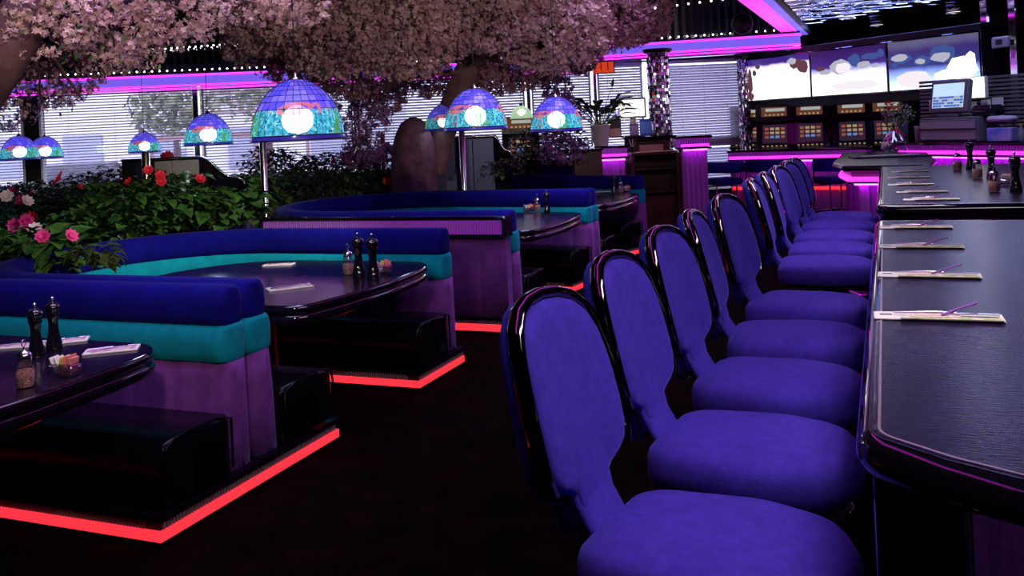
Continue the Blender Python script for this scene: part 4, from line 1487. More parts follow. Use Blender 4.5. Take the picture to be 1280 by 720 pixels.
# ================================================================== STEEL BOOTH ENDS AND POLES
def scroll_panel(px0, px1, pytop, Y, label, h_end, w_scroll, dark=False):
    p0, p1 = at(px0, pytop, Y), at(px1, pytop, Y)
    L = p1.x - p0.x
    zt = (p0.z + p1.z) / 2
    o = thing('booth_end_panel', label, 'partition', (p0.x, Y, 0))
    ze = zt - h_end
    out = [(0, .0), (0, zt), (L - w_scroll, zt)]
    for k in range(1, 13):
        u = k / 12
        out.append((L - w_scroll + w_scroll * .75 * u, zt - (h_end * .75) * (1 - math.cos(PI * u)) / 2))
    for k in range(1, 9):
        a = PI / 2 * k / 8
        out.append((L - w_scroll * .25 + w_scroll * .25 * math.sin(a), ze + h_end * .25 - h_end * .25 * (1 - math.cos(a))))
    out.append((L, 0))
    def slabm(m, nm, dy, th, inset=0.0):
        q = MB()
        pts = offset([(x, z) for x, z in out][::-1], -inset)
        q.rings([[(x, dy - th / 2, z) for x, z in pts], [(x, dy + th / 2, z) for x, z in pts]], True, True, True, 0, False)
        return q.build(nm, m, o)
    slabm(M['gloss'], 'panel', 0, .05)
    q = MB(); q.tube([(x, -.03, z) for x, z in out[1:-1]], .012, 8); q.build('edge_trim', M['chrome'], o)
    for u0, u1, m in ((.0, .36, 'steel_dark'), (.36, .41, 'gloss'), (.41, .64, 'steel'), (.64, 1.0, 'steel')):
        x0 = .02 + (L - w_scroll - .02) * u0; x1 = .02 + (L - w_scroll - .02) * u1
        q = MB(); q.box(((x0 + x1) / 2, -.034, (zt - .02) / 2), (x1 - x0 - .006, .012, zt - .03), 0, 0, .003); q.build('steel_sheet', M['steel_dark' if dark and m == 'steel' else m], o)
    return o


scroll_panel(153, 305, 197, 9.6, 'steel panelled booth end with an S curved corner, behind the left planter', .30, .46)
scroll_panel(541, 638, 171, 11.9, 'dark panelled booth end behind the planter, under the lamp right of the branch', .26, .22, True)
for (px, y0, y1, Y, rr, m, lab) in ((182, 190, 262, 9.2, .040, 'brass', 'brass pole before the steel booth end, under the smallest lamp'),
                                    (328, 176, 262, 8.9, .032, 'chrome', 'chrome pole rising from the planter under the largest dome lamp'),
                                    (577, 164, 215, 11.4, .038, 'chrome', 'chrome pole under the dome lamp right of the tree branch'),
                                    (478, 168, 215, 11.6, .03, 'brass', 'short brass pole left of the tree stump'),
                                    (446, 100, 215, 12.2, .022, 'chrome', 'thin chrome pole behind the blossom, left of the stump')):
    t_, b_ = at(px, y0, Y), at(px + 3, y1, Y)
    o = thing('metal_pole', lab, 'pole', (t_.x, Y, 0))
    q = MB(); q.lathe([(rr, 0), (rr, t_.z - .01), (rr * .8, t_.z)], 18); q.build('pole_tube', M[m], o)
    q = MB(); q.lathe([(rr * 2.2, 0), (rr * 2.2, .012), (rr * 1.1, .025)], 18); q.build('pole_collar', M[m], o)


# ================================================================== BACK OF THE ROOM
def tile_column(name, label, px, Y, rad_, z0, z1, seed):
    p = at(px, 120, Y)
    o = thing(name, label, 'column', (p.x, p.y, z0))
    r = random.Random(seed)
    q = MB()
    n, dz = 26, .05
    z = 0
    while z < z1 - z0 - .01:
        for k in range(n):
            a0, a1 = 2 * PI * (k + .05) / n, 2 * PI * (k + .95) / n
            t = r.uniform(-.010, .010)
            t2 = r.uniform(-.010, .010)
            zt = min(z + dz - .004, z1 - z0)
            P = [((rad_ + t) * math.cos(a0), (rad_ + t) * math.sin(a0), z), ((rad_ - t) * math.cos(a1), (rad_ - t) * math.sin(a1), z),
                 ((rad_ - t + t2) * math.cos(a1), (rad_ - t + t2) * math.sin(a1), zt), ((rad_ + t + t2) * math.cos(a0), (rad_ + t + t2) * math.sin(a0), zt)]
            q.add(P, [(0, 1, 2, 3)], 0, False)
        z += dz
    q.build('mirror_tiles', M['mirror_bright'], o)
    q = MB(); q.lathe([(rad_ - .012, 0), (rad_ - .012, z1 - z0)], 26); q.build('column_core', M['black'], o)
    q = MB(); q.lathe([(rad_ + .03, z1 - z0 - .06), (rad_ + .06, z1 - z0 - .03), (rad_ + .06, z1 - z0)], 26); q.build('column_cap', M['black'], o)
    return o


M['mirror_bright'] = mat('mirror_tile', (.9, .88, .95), .22, metal=1.0)
tile_column('mirror_column', 'column of small mirror tiles left of the closed pale blind', 824, 14.5, .17, 0, 2.72, 1)
tile_column('mirror_column', 'mirror tiled column between the slot machines under the screens', 1036, 14.95, .14, 0, 1.85, 2)
tile_column('mirror_column', 'narrow mirror column left of the leftmost wide screen', 930, 15.5, .09, 0, 2.62, 3)

# wide screens
M['tv_sand'] = emit('screen_sand', (1.0, .95, .97), 2.0)
M['tv_rock1'] = emit('screen_pale_rock', (.50, .50, .62), .9)
M['tv_rock2'] = emit('screen_brown_rock', (.20, .07, .09), .6)
M['tv_rock3'] = emit('screen_blue_rock', (.06, .12, .42), .7)
M['tv_rock4'] = emit('screen_white_rock', (.85, .78, .85), 1.1)


def water_mat(name, stops):
    m = bpy.data.materials.new(name)
    m.use_nodes = True
    nt = m.node_tree
    p = nt.nodes['Principled BSDF']
    p.inputs['Base Color'].default_value = (.01, .01, .01, 1)
    p.inputs['Roughness'].default_value = .2
    tc = nt.nodes.new('ShaderNodeTexCoord')
    sp = nt.nodes.new('ShaderNodeSeparateXYZ')
    nz = nt.nodes.new('ShaderNodeTexNoise')
    nz.inputs['Scale'].default_value = 3.0
    ma = nt.nodes.new('ShaderNodeMath'); ma.operation = 'MULTIPLY_ADD'
    ma.inputs[1].default_value = .16
    rp = nt.nodes.new('ShaderNodeValToRGB')
    while len(rp.color_ramp.elements) < len(stops):
        rp.color_ramp.elements.new(.5)
    for i, (ps, c) in enumerate(stops):
        rp.color_ramp.elements[i].position = ps
        rp.color_ramp.elements[i].color = tuple(c) + (1,)
    nt.links.new(tc.outputs['Generated'], sp.inputs[0])
    nt.links.new(tc.outputs['Object'], nz.inputs['Vector'])
    nt.links.new(nz.outputs['Fac'], ma.inputs[0])
    nt.links.new(sp.outputs['Z'], ma.inputs[2])
    nt.links.new(ma.outputs[0], rp.inputs['Fac'])
    nt.links.new(rp.outputs['Color'], p.inputs['Emission Color'])
    p.inputs['Emission Strength'].default_value = 2.2
    return m


WATER = [water_mat('screen_water_a', [(.0, (1, .92, .92)), (.62, (1, .95, 1)), (.84, (.75, .65, 1)), (.94, (.02, .006, .10))]),
         water_mat('screen_water_b', [(.0, (.85, .85, .85)), (.45, (.9, .9, 1)), (.60, (.30, .32, .75)), (.70, (.022, .006, .10)), (1.0, (.012, .003, .05))]),
         water_mat('screen_water_c', [(.0, (.7, .8, 1)), (.36, (.20, .30, .75)), (.55, (.012, .018, .11)), (.85, (.02, .012, .08)), (1.0, (.05, .045, .10))])]
P0, P1 = Vector((3.98, 15.5)), Vector((5.99, 11.68))
tvd = (P1 - P0); TVL = tvd.length; TVA = math.atan2(tvd.y, tvd.x); tvd.normalize()
rk = random.Random(11)


def rock(mb, x, z, rx, rz, y, mi):
    n = 9
    pts = []
    for k in range(n):
        a = 2 * PI * k / n + rk.uniform(-.2, .2)
        s_ = rk.uniform(.8, 1.1)
        pts.append((x + rx * s_ * math.cos(a), y, z + rz * s_ * math.sin(a)))
    mb.add(pts, [list(range(n))], mi, False)


ROCKS = [[(-.44, .45, .05, .34, 2), (-.43, .12, .06, .12, 2), (.30, .78, .12, .12, 2), (.24, .84, .08, .09, 1), (.40, .70, .09, .16, 2), (-.30, .80, .05, .06, 2), (-.36, .66, .04, .07, 2)],
         [(-.30, .52, .10, .07, 1), (-.36, .60, .08, .05, 2), (-.08, .60, .16, .16, 1), (-.05, .57, .12, .12, 4), (.10, .72, .10, .13, 3), (.22, .60, .10, .08, 1), (.36, .56, .07, .04, 1), (.32, .76, .14, .08, 3), (.44, .80, .05, .09, 3), (.1, .2, .34, .10, 4)],
         [(-.34, .64, .14, .11, 3), (-.36, .66, .11, .08, 1), (-.42, .52, .05, .05, 3), (-.10, .56, .12, .10, 3), (-.12, .55, .07, .06, 1), (.12, .66, .17, .17, 3), (.10, .60, .13, .10, 1), (-.22, .22, .22, .20, 4), (.30, .34, .19, .26, 0), (.40, .42, .08, .22, 0), (.22, .22, .24, .18, 0)]]
for i in range(3):
    c = P0 + tvd * (TVL * (i + .5) / 3)
    w, h = TVL / 3 - .02, .70
    o = thing('wide_screen', 'wide wall screen showing rocks in white sand, ' + ['leftmost of three', 'middle of three', 'rightmost of three with bright corner'][i], 'screen', (c.x, c.y, 1.845), TVA, 'wide screens above the bar')
    q = MB(); q.box((0, .04, h / 2), (w + .02, .07, h + .02), ch=.008); q.build('screen_frame', M['gloss'], o)
    q = MB(); q.box((0, 0, h / 2), (w - .03, .006, h - .03)); sc_ = q.build('screen_picture', WATER[i], o)
    q = MB()
    for n_, (x, z, rx, rz, mi) in enumerate(ROCKS[i]):
        x = max(-.46, min(.46, x)); 
        rx = min(rx, .488 - abs(x)) if abs(x) + rx > .488 else rx
        rock(q, x * w, z * h, max(rx, .03) * w * .92, min(rz, z * .9, (1 - z) * .9) * h, -.0045 - .0004 * n_, mi)
    q.build('pictured_rocks', [M['tv_sand'], M['tv_rock1'], M['tv_rock2'], M['tv_rock3'], M['tv_rock4']], sc_)
q = MB(); q.box((TVL / 2, .20, .36), (TVL + .1, .2, .95), ch=.01); o = thing('screen_backing_wall', 'dark wall panel carrying the three wide screens', 'wall panel', (P0.x, P0.y, 1.82), TVA); q.build('panel_board', M['dark'], o)
q = MB(); q.box((TVL / 2, .20, .8348), (TVL, .17, .001)); q.build('added_strip_light', emit('added_strip_glow', (.40, .48, 1.0), 16.0), o)  # added emissive strip, hidden from the camera, for the mirror ceiling to reflect
q = MB(); q.box((TVL + .15, .05, .36), (.16, .3, .95), ch=.01); o = q.build('speaker_tower', M['gloss'], None, (P0.x, P0.y, 1.80), TVA)
tag(o, 'black upright panel at the right end of the wide screens', 'wall panel')

# slot machines
M['slot_body'] = mat('slot_black', (.012, .011, .016), .25, spec=.6)
M['slot_screen'] = emit('slot_dark_screen', (.03, .015, .03), .8)
SYM = [emit('slot_symbol_a', (.55, .14, .08), .5), emit('slot_symbol_b', (.7, .5, .25), .5), emit('slot_symbol_c', (.2, .35, .75), .6), emit('slot_symbol_d', (.6, .65, .6), .6)]
M['slot_top'] = emit('slot_top_glass', (.30, .10, .05), .35)
M['slot_top2'] = emit('slot_top_glass_green', (.42, .50, .16), .9)


def make_slot():
    o = thing('slot_machine', 'x', 'slot machine', (0, 0, 0), 0, 'slot machines under the screens')
    q = MB()
    side = [(-.30, 0), (-.30, .98), (-.34, 1.06), (-.20, 1.12), (-.06, 1.46), (-.12, 1.50), (-.12, 1.76), (.30, 1.76), (.30, 0)]
    q.rings([[(-.29, y, z) for y, z in side], [(.29, y, z) for y, z in side]], True, True, True, 0, False); q.build('cabinet', M['slot_body'], o)
    d = Vector((0, .14, .34)).normalized(); nn = Vector((0, -d.z, d.y))
    c = Vector((0, -.13, 1.29)) + nn * .006
    R_ = Matrix((Vector((1, 0, 0)), d, nn)).transposed()
    q = MB(); q.box(c, (.38, .31, .01), rot=R_); s_ = q.build('screen', M['slot_screen'], o)
    q = MB()
    r = random.Random(2)
    for i in range(4):
        for j in range(3):
            q.box(c + R_ @ Vector((-.126 + .084 * i, .085 - .07 * j, .007)), (.06, .042, .004), rot=R_, mat=r.choice((0, 1, 1, 3, 0)) if (i, j) not in ((1, 2), (2, 2)) else 2)
    q.build('reel_symbols', SYM, s_)
    q = MB(); q.box((0, -.125, 1.65), (.40, .012, .15), ch=.004); t_ = q.build('top_glass', M['slot_top'], o)
    q = MB()
    for k in range(5):
        q.box((-.13 + .065 * k, -.133, 1.60), (.035, .006, .028), mat=1)
    q.box((.02, -.133, 1.68), (.30, .006, .05), mat=3); q.build('payout_art', SYM, t_)
    q = MB()
    for k in range(6):
        q.lathe([(.016, 0), (.016, .012), (.012, .015)], 10, (-.18 + .07 * k, -.27, 1.095))
    q.build('buttons', SYM[1], o)
    return o


slot0 = make_slot()
for i, (px, Y, sc, lab) in enumerate(((968, 15.0, 1.08, 'slot machine with orange top glass, leftmost complete one under the left screen'),
                                      (1012, 14.9, 1.08, 'slot machine left of the tiled column under the screens'),
                                      (1064, 14.5, 1.08, 'slot machine right of the tiled column under the middle screen'),
                                      (1108, 14.3, 1.08, 'slot machine behind the bunch of flowers'),
                                      (934, 16.2, 1.08, 'slot machine half hidden at the left end of the bar'))):
    p = at(px, 140, Y)
    put(slot0, Vector((p.x, p.y, 0)), lab, -.35)

# back bar
def straight_bar(label, a, c, z, depth, mag=True, light=True):
    a, c = Vector(a), Vector(c)
    d = c - a; L = d.length; an = math.atan2(d.y, d.x)
    m = (a + c) / 2
    o = thing('bar_counter', label, 'counter', (m.x, m.y, 0), an)
    q = MB(); q.prism(fillet([(-L / 2, 0), (L / 2, 0), (L / 2, depth), (-L / 2, depth)], .06, 5), [(-.02, z - .045), (0, z - .03), (0, z - .015), (-.015, z)], 0); q.build('bar_top', M['gloss'], o)
    q = MB(); q.box((0, .06, z - .10), (L - .06, .05, .11)); e = q.build('ribbed_trim', M['mag_soft'], o)
    q = MB(); x = -L / 2 + .05
    while x < L / 2 - .05:
        q.box((x, .03, z - .072), (.014, .014, .05)); x += .04
    q.build('ribs', M['rib'], e)
    q = MB(); q.tube([(-L / 2 + .05, .028, z - .125), (L / 2 - .05, .028, z - .125)], .022, 8); q.build('neon_tube', M['mag'], o)
    q = MB(); q.box((0, .05, z - .165), (L - .04, .09, .025), ch=.006); q.build('lower_ledge', M['gloss'], o)
    q = MB(); q.tube([(-L / 2 + .1, .12, z - .19), (L / 2 - .1, .12, z - .19)], .010, 8); q.build('under_neon', M['under'], o)
    rs = [[], []]
    n = 100
    q = MB()
    pts = [(-L / 2 + L * k / n, .20 + .02 * math.sin(k * 1.1)) for k in range(n + 1)] + [(L / 2, depth - .05), (-L / 2, depth - .05)]
    q.prism(pts, [(0, .12), (0, z - .05)], 0, True); q.build('pleated_front', M['pleat'], o)
    q = MB(); q.box((0, depth / 2 + .1, .06), (L, depth - .1, .12)); q.build('plinth', M['gloss'], o)
    return o


B0, B1 = (3.42, 14.85), (5.25, 13.65)
ob = straight_bar('magenta lit bar counter behind the blue bar stools', B0, B1, 1.06, .55)
q = MB(); q.box((0, .15, .44), (2.1, .03, .05)); q.build('kick_light', M['red'], ob)
a_, c_ = at(1118, 187, 11.9), at(1300, 190, 10.0)
a_.z = c_.z = 0
straight_bar('dark service counter with a magenta ribbed edge under the register', (a_.x, a_.y), (c_.x, c_.y), 1.17, .6)
a2d = Vector((a_.x, a_.y)); c2d = Vector((c_.x, c_.y)); sang = math.atan2(c2d.y - a2d.y, c2d.x - a2d.x)

# lit serving counter with the flowers
pp = [on(x, y, 1.05) for x, y in ((1041, 203), (1053, 207.5), (1162, 206), (1170, 199), (1158, 189), (1054, 190))]
cc = sum(pp, Vector()) / len(pp); cc.z = 0
o = thing('serving_counter', 'black topped serving counter with magenta pleats, carrying the bunch of flowers', 'counter', cc)
poly = [(p.x - cc.x, p.y - cc.y) for p in pp]
if sum(poly[i - 1][0] * poly[i][1] - poly[i][0] * poly[i - 1][1] for i in range(len(poly))) < 0:
    poly = poly[::-1]
poly = fillet(poly, .08, 4)
q = MB(); q.prism(poly, [(-.04, .985), (0, 1.0), (.01, 1.015), (0, 1.04), (-.02, 1.05)], 0); q.build('worktop', M['laminate_counter'], o)
q = MB(); q.prism(poly, [(-.10, .93), (-.10, .985)], 0, False); q.build('ribbed_trim', M['rib'], o)
q = MB(); q.prism(poly, [(-.06, .885), (-.05, .90), (-.06, .93)], 0, False); q.build('neon_tube', M['mag'], o)
q = MB(); q.prism(poly, [(-.05, .865), (-.05, .885)], 0, False); q.build('lower_ledge', M['gloss'], o)
q = MB(); un = offset(poly, -.17); q.tube([(x, y, .852) for x, y in un], .010, 8, True); q.build('under_neon', M['under'], o)
pl = resample(offset(poly, -.26) + [offset(poly, -.26)[0]], .05)[:-1]
pl = [p for i, p in enumerate(pl)]
off_ = offset(pl, 0.0)
pl2 = []
for i, p in enumerate(pl):
    v = Vector(p); v = v * (1 + .02 * math.sin(i * 1.6))
    pl2.append((v.x, v.y))
q = MB(); q.prism(pl2, [(0, .0), (0, .87)], 0, True); q.build('pleated_front', M['pleat'], o)

# bunch of flowers in cellophane
fb = on(1120, 190, 1.051)
o = thing('flower_bunch', 'bunch of white filler flowers with one red bloom, wrapped in cellophane', 'flowers', fb)
q = MB()
rs = []
for z, rr in ((.002, .12), (.05, .15), (.15, .13), (.25, .07), (.29, .045)):
    rs.append([(rr * (1 + .22 * math.sin(5 * a + z * 9)) * math.cos(a), rr * (1 + .22 * math.sin(5 * a + z * 9)) * math.sin(a), z) for a in [2 * PI * k / 30 for k in range(30)]])
q.rings(rs, True, True, False); q.build('cellophane_wrap', M['cello'], o)
q = MB(); q.lathe([(.05, .275), (.056, .285), (.05, .30)], 16); q.tube([(0, -.05, .28), (.05, -.09, .24), (.09, -.09, .20)], .012, 6); q.build('red_ribbon', M['petal_red'], o)
q = MB(); r = random.Random(4)
for k in range(24):
    a = r.uniform(0, 6.28); rr = r.uniform(.05, .22)
    q.tube([(0, 0, .05), (rr * .2 * math.cos(a), rr * .2 * math.sin(a), .28), (rr * math.cos(a), rr * math.sin(a), r.uniform(.38, .58))], .004, 5)
q.build('stems', M['leaf'], o)
q = MB()
for k in range(420):
    d = Vector((r.gauss(0, 1), r.gauss(0, 1), r.gauss(0, 1))).normalized() * r.uniform(.5, 1)
    p = Vector((d.x * .22 + .05, d.y * .2, .48 + d.z * .15))
    leaf(q, p, Vector((r.gauss(0, 1), r.gauss(0, 1), r.gauss(0, 1))), Vector((0, 0, 1)), .03, .026, .1, 0 if k % 3 else 1)
q.build('filler_blooms', [mat('cream_bloom', (.6, .55, .45), .7), M['leaf_fern']], o)
q = MB()
for k in range(40):
    d = Vector((r.gauss(0, 1), r.gauss(0, 1), r.gauss(0, 1))).normalized()
    leaf(q, Vector((-.10, -.08, .60)) + d * .03, d, Vector((0, 0, 1)), .035, .05, -.2)
q.build('red_bloom', M['petal_red'], o)
# tray of papers on the serving counter
o = thing('glass_menu_tray', 'dark tray with pale papers in front of the bunch of flowers', 'tray', on(1112, 196, 1.051), -.2)
q = MB(); q.box((0, 0, .008), (.85, .42, .016), ch=.004); q.build('tray', M['black'], o)
q = MB()
for k in range(6):
    q.box((-.25 + .1 * k, .02 * (k % 3) - .02, .020), (.13, .09, .004), k * .5)
q.build('paper_slips', M['white'], o)

# bar stools
def make_stool():
    o = thing('bar_stool', 'x', 'bar stool', (0, 0, 0), 0, 'blue bar stools along the back bar')
    q = MB(); q.prism(fillet([(-.22, -.21), (.22, -.21), (.22, .21), (-.22, .21)], .09, 6), [(-.03, .62), (0, .64), (.004, .69), (-.02, .715), (-.08, .722)], 0); q.build('seat', M['navy'], o)
    q = MB()
    pa = [(.27 * math.cos(a), .27 * math.sin(a)) for a in np.linspace(math.radians(5), math.radians(-185), 32)]
    q.sweep(pa, [(-.028, .80), (.028, .80), (.042, .83), (.042, .92), (.028, .96), (-.028, .96), (-.042, .92), (-.042, .83)], endround=.05, midz=.88); q.build('backrest', M['navy'], o)
    for sx in (-1, 1):
        q = MB(); q.tube([(sx * .27, .10, .0), (sx * .275, .09, .62), (sx * .28, .05, .86), (sx * .27, -.06, .92), (sx * .22, -.16, .92)], .012, 8); q.build('arm_tube', M['chrome'], o)
        q = MB(); q.tube([(sx * .24, -.18, 0), (sx * .24, -.18, .63)], .012, 8); q.build('leg', M['chrome'], o)
    for y_, z_ in ((.1, .25), (.1, .60), (-.18, .25)):
        q = MB(); q.tube([(-.25, y_, z_), (.25, y_, z_)], .010, 8); q.build('foot_rail', M['chrome'], o)
    return o


stool0 = make_stool()
for px, Y, rz, lab in ((905, 13.4, .35, 'blue curved back bar stool at the left end of the back bar'), (958, 13.2, .2, 'blue curved back bar stool, middle one behind the purple chairs'), (1040, 12.7, .5, 'blue curved back bar stool beside the serving counter')):
    p = at(px, 228, Y)
    put(stool0, Vector((p.x, p.y, 0)), lab, rz)

# register and the things around it
sd = Vector((math.cos(sang), math.sin(sang)))
sn = Vector((-sd.y, sd.x))


def on_bar(px, back=.25, z=1.1705):
    """a point on the service counter under this photo column"""
    best = None
    for k in range(400):
        q_ = a2d + (c2d - a2d) * (k / 399) + sn * back
        u = 640 + (q_.x / q_.y * F_PX) * cr + (CAM_H - z) / q_.y * F_PX * sr
        if best is None or abs(u - px) < best[0]:
            best = (abs(u - px), q_)
    return Vector((best[1].x, best[1].y, z))


M['pos'] = mat('grey_plastic', (.16, .15, .17), .45)
M['silver'] = mat('silver_drawer', (.38, .33, .42), .35, metal=.6)
p = on_bar(1200, .28)
o = thing('drawer_unit', 'grey two drawer cash unit under the register screen', 'cash drawer', p, sang)
q = MB(); q.box((0, 0, .15), (.86, .38, .30), ch=.01); q.build('case', M['pos'], o)
for z in (.08, .215):
    q = MB(); q.box((0, -.2, z), (.82, .025, .11), ch=.006); e = q.build('drawer', M['silver'], o)
    q = MB(); q.box((0, -.215, z + .045), (.78, .012, .01)); q.build('drawer_lip', M['pos'], e)
o = thing('register_screen', 'register monitor with a lit order screen on the cash drawers', 'monitor', p + Vector((-.10 * sd.x, -.10 * sd.y, .3005)), sang - .1)
q = MB(); q.box((0, .05, .02), (.34, .26, .04), ch=.01); q.build('monitor_stand', M['pos'], o)
Rt = Matrix.Rotation(-.15, 3, 'X')
q = MB(); q.box((0, 0, .25), (.62, .09, .42), rot=Rt, ch=.02); q.build('monitor_case', M['pos'], o)
q = MB(); q.box(Vector((0, 0, .25)) + Rt @ Vector((0, -.048, .01)), (.51, .006, .30), rot=Rt); s_ = q.build('lit_display', emit('register_display', (.55, .75, 1.0), 1.0), o)
q = MB(); r = random.Random(3)
for i in range(10):
    for j in range(4):
        q.box(Vector((0, 0, .25)) + Rt @ Vector((-.22 + .05 * i, -.053, -.12 + .035 * j)), (.044, .004, .028), rot=Rt, mat=0 if r.random() < .75 else 1)
q.build('order_keys', [emit('display_key_blue', (.10, .18, .60), .8), emit('display_key_grey', (.5, .55, .7), .8)], s_)
o = thing('receipt_printer', 'dark receipt printer right of the register screen', 'printer', p + Vector((.42 * sd.x, .42 * sd.y, .3005)), sang)
q = MB(); q.prism(fillet([(-.14, -.12), (.14, -.12), (.14, .12), (-.14, .12)], .03, 4), [(-.01, 0), (0, .01), (0, .10), (-.03, .13)], 0); q.build('printer_case', M['slot_body'], o)
q = MB(); q.box((0, -.05, .14), (.09, .004, .06), rot=Matrix.Rotation(.5, 3, 'X')); q.build('paper_slip', M['white'], o)
# wall panel behind the register
q = MB()
for k in range(16):
    q.box((0, 0, .02 + .05 * k), (2.6, .05, .034), ch=.006)
wm = (a2d + c2d) / 2 + sn * .78
o = q.build('corrugated_panel', M['pos'], None, (wm.x, wm.y, 1.17), sang)
tag(o, 'dark corrugated wall panel behind the register', 'wall panel')
pz = on_bar(1224, .55, 0)
o = thing('lit_sign', 'small blank white lit box above the receipt printer', 'sign', (pz.x, pz.y, 1.82), sang)
q = MB(); q.box((0, 0, .0), (.42, .06, .27), ch=.01); q.build('sign_case', M['white'], o)
q = MB(); q.box((0, -.034, 0), (.40, .006, .25)); q.build('sign_face', emit('sign_glow', (1, .97, .92), 2.2), o)
for px, zz, w, h, lab in ((1148, 1.62, .12, .16, 'small paper note left of the register screen'), (1222, 1.60, .16, .10, 'paper note hanging under the lit box, left one'), (1240, 1.60, .14, .13, 'paper note hanging under the lit box, right one'), (1255, 1.55, .16, .27, 'large paper note on the dark wall at the right')):
    pz = on_bar(px, .70 - (.12 if px in (1222, 1240) else 0), 0)
    q = MB(); q.box((0, 0, 0), (w, .004, h)); q.box((0, -.003, h * .42), (w * .3, .004, .02)); o = q.build('paper_note', M['white'], None, (pz.x, pz.y, zz), sang)
    tag(o, lab, 'note', 'paper notes around the register')
pz = on_bar(1254, .2)
o = thing('tissue_box', 'blue patterned tissue box right of the cash drawers', 'box', pz, sang + .1)
q = MB(); q.box((0, 0, .08), (.30, .16, .16), ch=.01); q.build('carton', mat('blue_carton', (.10, .22, .75), .4, col2=(.55, .45, .85), noise=(6, .3)), o)
q = MB()
for k in range(8):
    a = k * PI / 4
    leaf(q, Vector((0, 0, .155)), Vector((math.cos(a), math.sin(a), 1.3)), Vector((0, 0, 1)), .08, .07, .3)
q.build('tissue', M['white'], o)
o = thing('folded_cloth', 'pale crumpled cloth on top of the blue box', 'cloth', pz + Vector((0, 0, .2305)), sang)
q = MB(); q.prism(fillet([(-.17, -.08), (.15, -.09), (.17, .08), (-.15, .09)], .05, 5), [(-.02, 0), (0, .012), (.005, .035), (-.02, .06), (-.05, .066)], 0); q.build('cloth_fold', mat('pale_cloth', (.55, .50, .62), .8, bump=(20, .6)), o)
pz = on_bar(1150, .2)
o = thing('paper_cup_stack', 'stack of pale cups left of the cash drawers', 'cups', pz)
q = MB(); q.lathe([(.05, 0), (.058, .10), (.060, .105), (.055, .11), (.06, .15), (.062, .155), (.057, .16), (.062, .20), (.055, .20)], 18); q.build('cups', mat('pale_cups', (.55, .42, .45), .5), o)
for k, (px, m, hh, lab) in enumerate(((1268, (.8, .35, .05), .26, 'orange topped bottle right of the tissue box'), (1277, (.75, .4, .1), .20, 'amber bottle at the right end of the service counter'))):
    pz = on_bar(px, .3)
    o = thing('bottle', lab, 'bottle', pz)
    q = MB(); q.lathe([(.036, 0), (.04, .01), (.04, hh * .55), (.016, hh * .75), (.014, hh * .9)], 18); q.build('bottle_body', mat('bottle_%d' % k, (.35, .28, .30), .15), o)
    q = MB(); q.lathe([(.018, hh * .88), (.018, hh)], 12); q.build('bottle_cap', mat('cap_%d' % k, m, .4), o)
# columns and thermostat box at the right edge
for px, Y, lab in ((1236, 11.6, 'dark mirror clad column right of the wide screens'), (1272, 11.0, 'dark mirror clad column at the right edge')):
    pc = at(px, 60, Y)
    o = thing('mirror_pillar', lab, 'column', (pc.x + .1, pc.y + .2, 0), sang)
    q = MB(); q.box((0, 0, 1.48), (.13, .13, 2.95), ch=.02); q.build('pillar', M['mirror'], o)
    q = MB(); q.box((0, -.068, 2.2), (.05, .012, .10), ch=.003); q.build('magenta_reflection', M['mag_soft'], o)  # glowing patch painted in for magenta light reflected by the pillar
    q = MB(); q.box((0, 0, .1), (.17, .17, .2), ch=.01); q.build('pillar_foot', M['black'], o)
pc = at(1251, 53, 10.4)
o = thing('wall_control_box', 'small grey control box high at the right edge between the columns', 'control box', (pc.x, pc.y, pc.z), sang)
q = MB(); q.box((0, 0, 0), (.21, .06, .13), ch=.012); q.build('box_case', mat('grey_box', (.2, .16, .24), .4), o)
q = MB(); q.box((0, -.033, .005), (.08, .008, .055)); q.build('box_display', M['black'], o)
q = MB(); q.box((0, .10, 0), (.06, .16, .06)); q.build('box_bracket', M['black'], o)

# downlights in the mirror ceiling
for k, (px, py) in enumerate(((1192, 16), (1096, 32), (1060, 22))):
    p = on(px, py, 2.955)
    o = thing('downlight', 'round recessed downlight in the mirror ceiling, ' + ['rightmost', 'nearest the screens', 'leftmost'][k], 'light', (p.x, p.y, 2.955), 0, 'downlights in the mirror ceiling')
    q = MB(); q.lathe([(.11, 0), (.13, -.012), (.10, -.02), (.095, -.002)], 24, cap0=False, cap1=False); q.build('trim_ring', M['chrome'], o)
    q = MB(); q.lathe([(.001, -.004), (.095, -.005)], 24, cap0=False, cap1=False); q.build('lens', emit('downlight_lens', (1, .82, .62), 2.2), o)

# ================================================================== HOST STAND
HY = 13.0
def hs(px, py):
    return at(px, py, HY)
def hbox(mb, px0, px1, py0, py1, y0, y1, ch=.0, mat=0):
    a, c = hs(px0, py1), hs(px1, py0)
    z0 = hs((px0 + px1) / 2, py1).z; z1 = hs((px0 + px1) / 2, py0).z
    mb.box(((a.x + c.x) / 2, HY + (y0 + y1) / 2, (z0 + z1) / 2), (c.x - a.x, y1 - y0, z1 - z0), 0, mat, ch)
def place(mb, name, m, par):
    return mb.build(name, m, par)
def host(name, label, cat):
    return thing(name, label, cat, (0, 0, 0))
def zof(px, py):
    return hs(px, py).z
x0, x1, x2, x3 = hs(752, 190).x, hs(787, 190).x, hs(846, 190).x, hs(886, 190).x
o = thing('host_stand', 'dark wooden host stand with open shelves between two magenta lit piers', 'host stand', ((x1 + x2) / 2, HY, 0))
bx = (x1 + x2) / 2; w = x2 - x1
zt, zs = 1.36, 1.14
q = MB(); q.box((0, .55, zt / 2), (w, .04, zt)); q.build('back_panel', M['wood'], o)
q = MB(); q.box((0, .42, zt), (w + .1, .32, .035), ch=.008); q.build('top_shelf', M['gloss'], o)
q = MB(); q.box((0, .12, zs), (w - .02, .55, .03), ch=.006); q.build('desk_shelf', M['wood'], o)
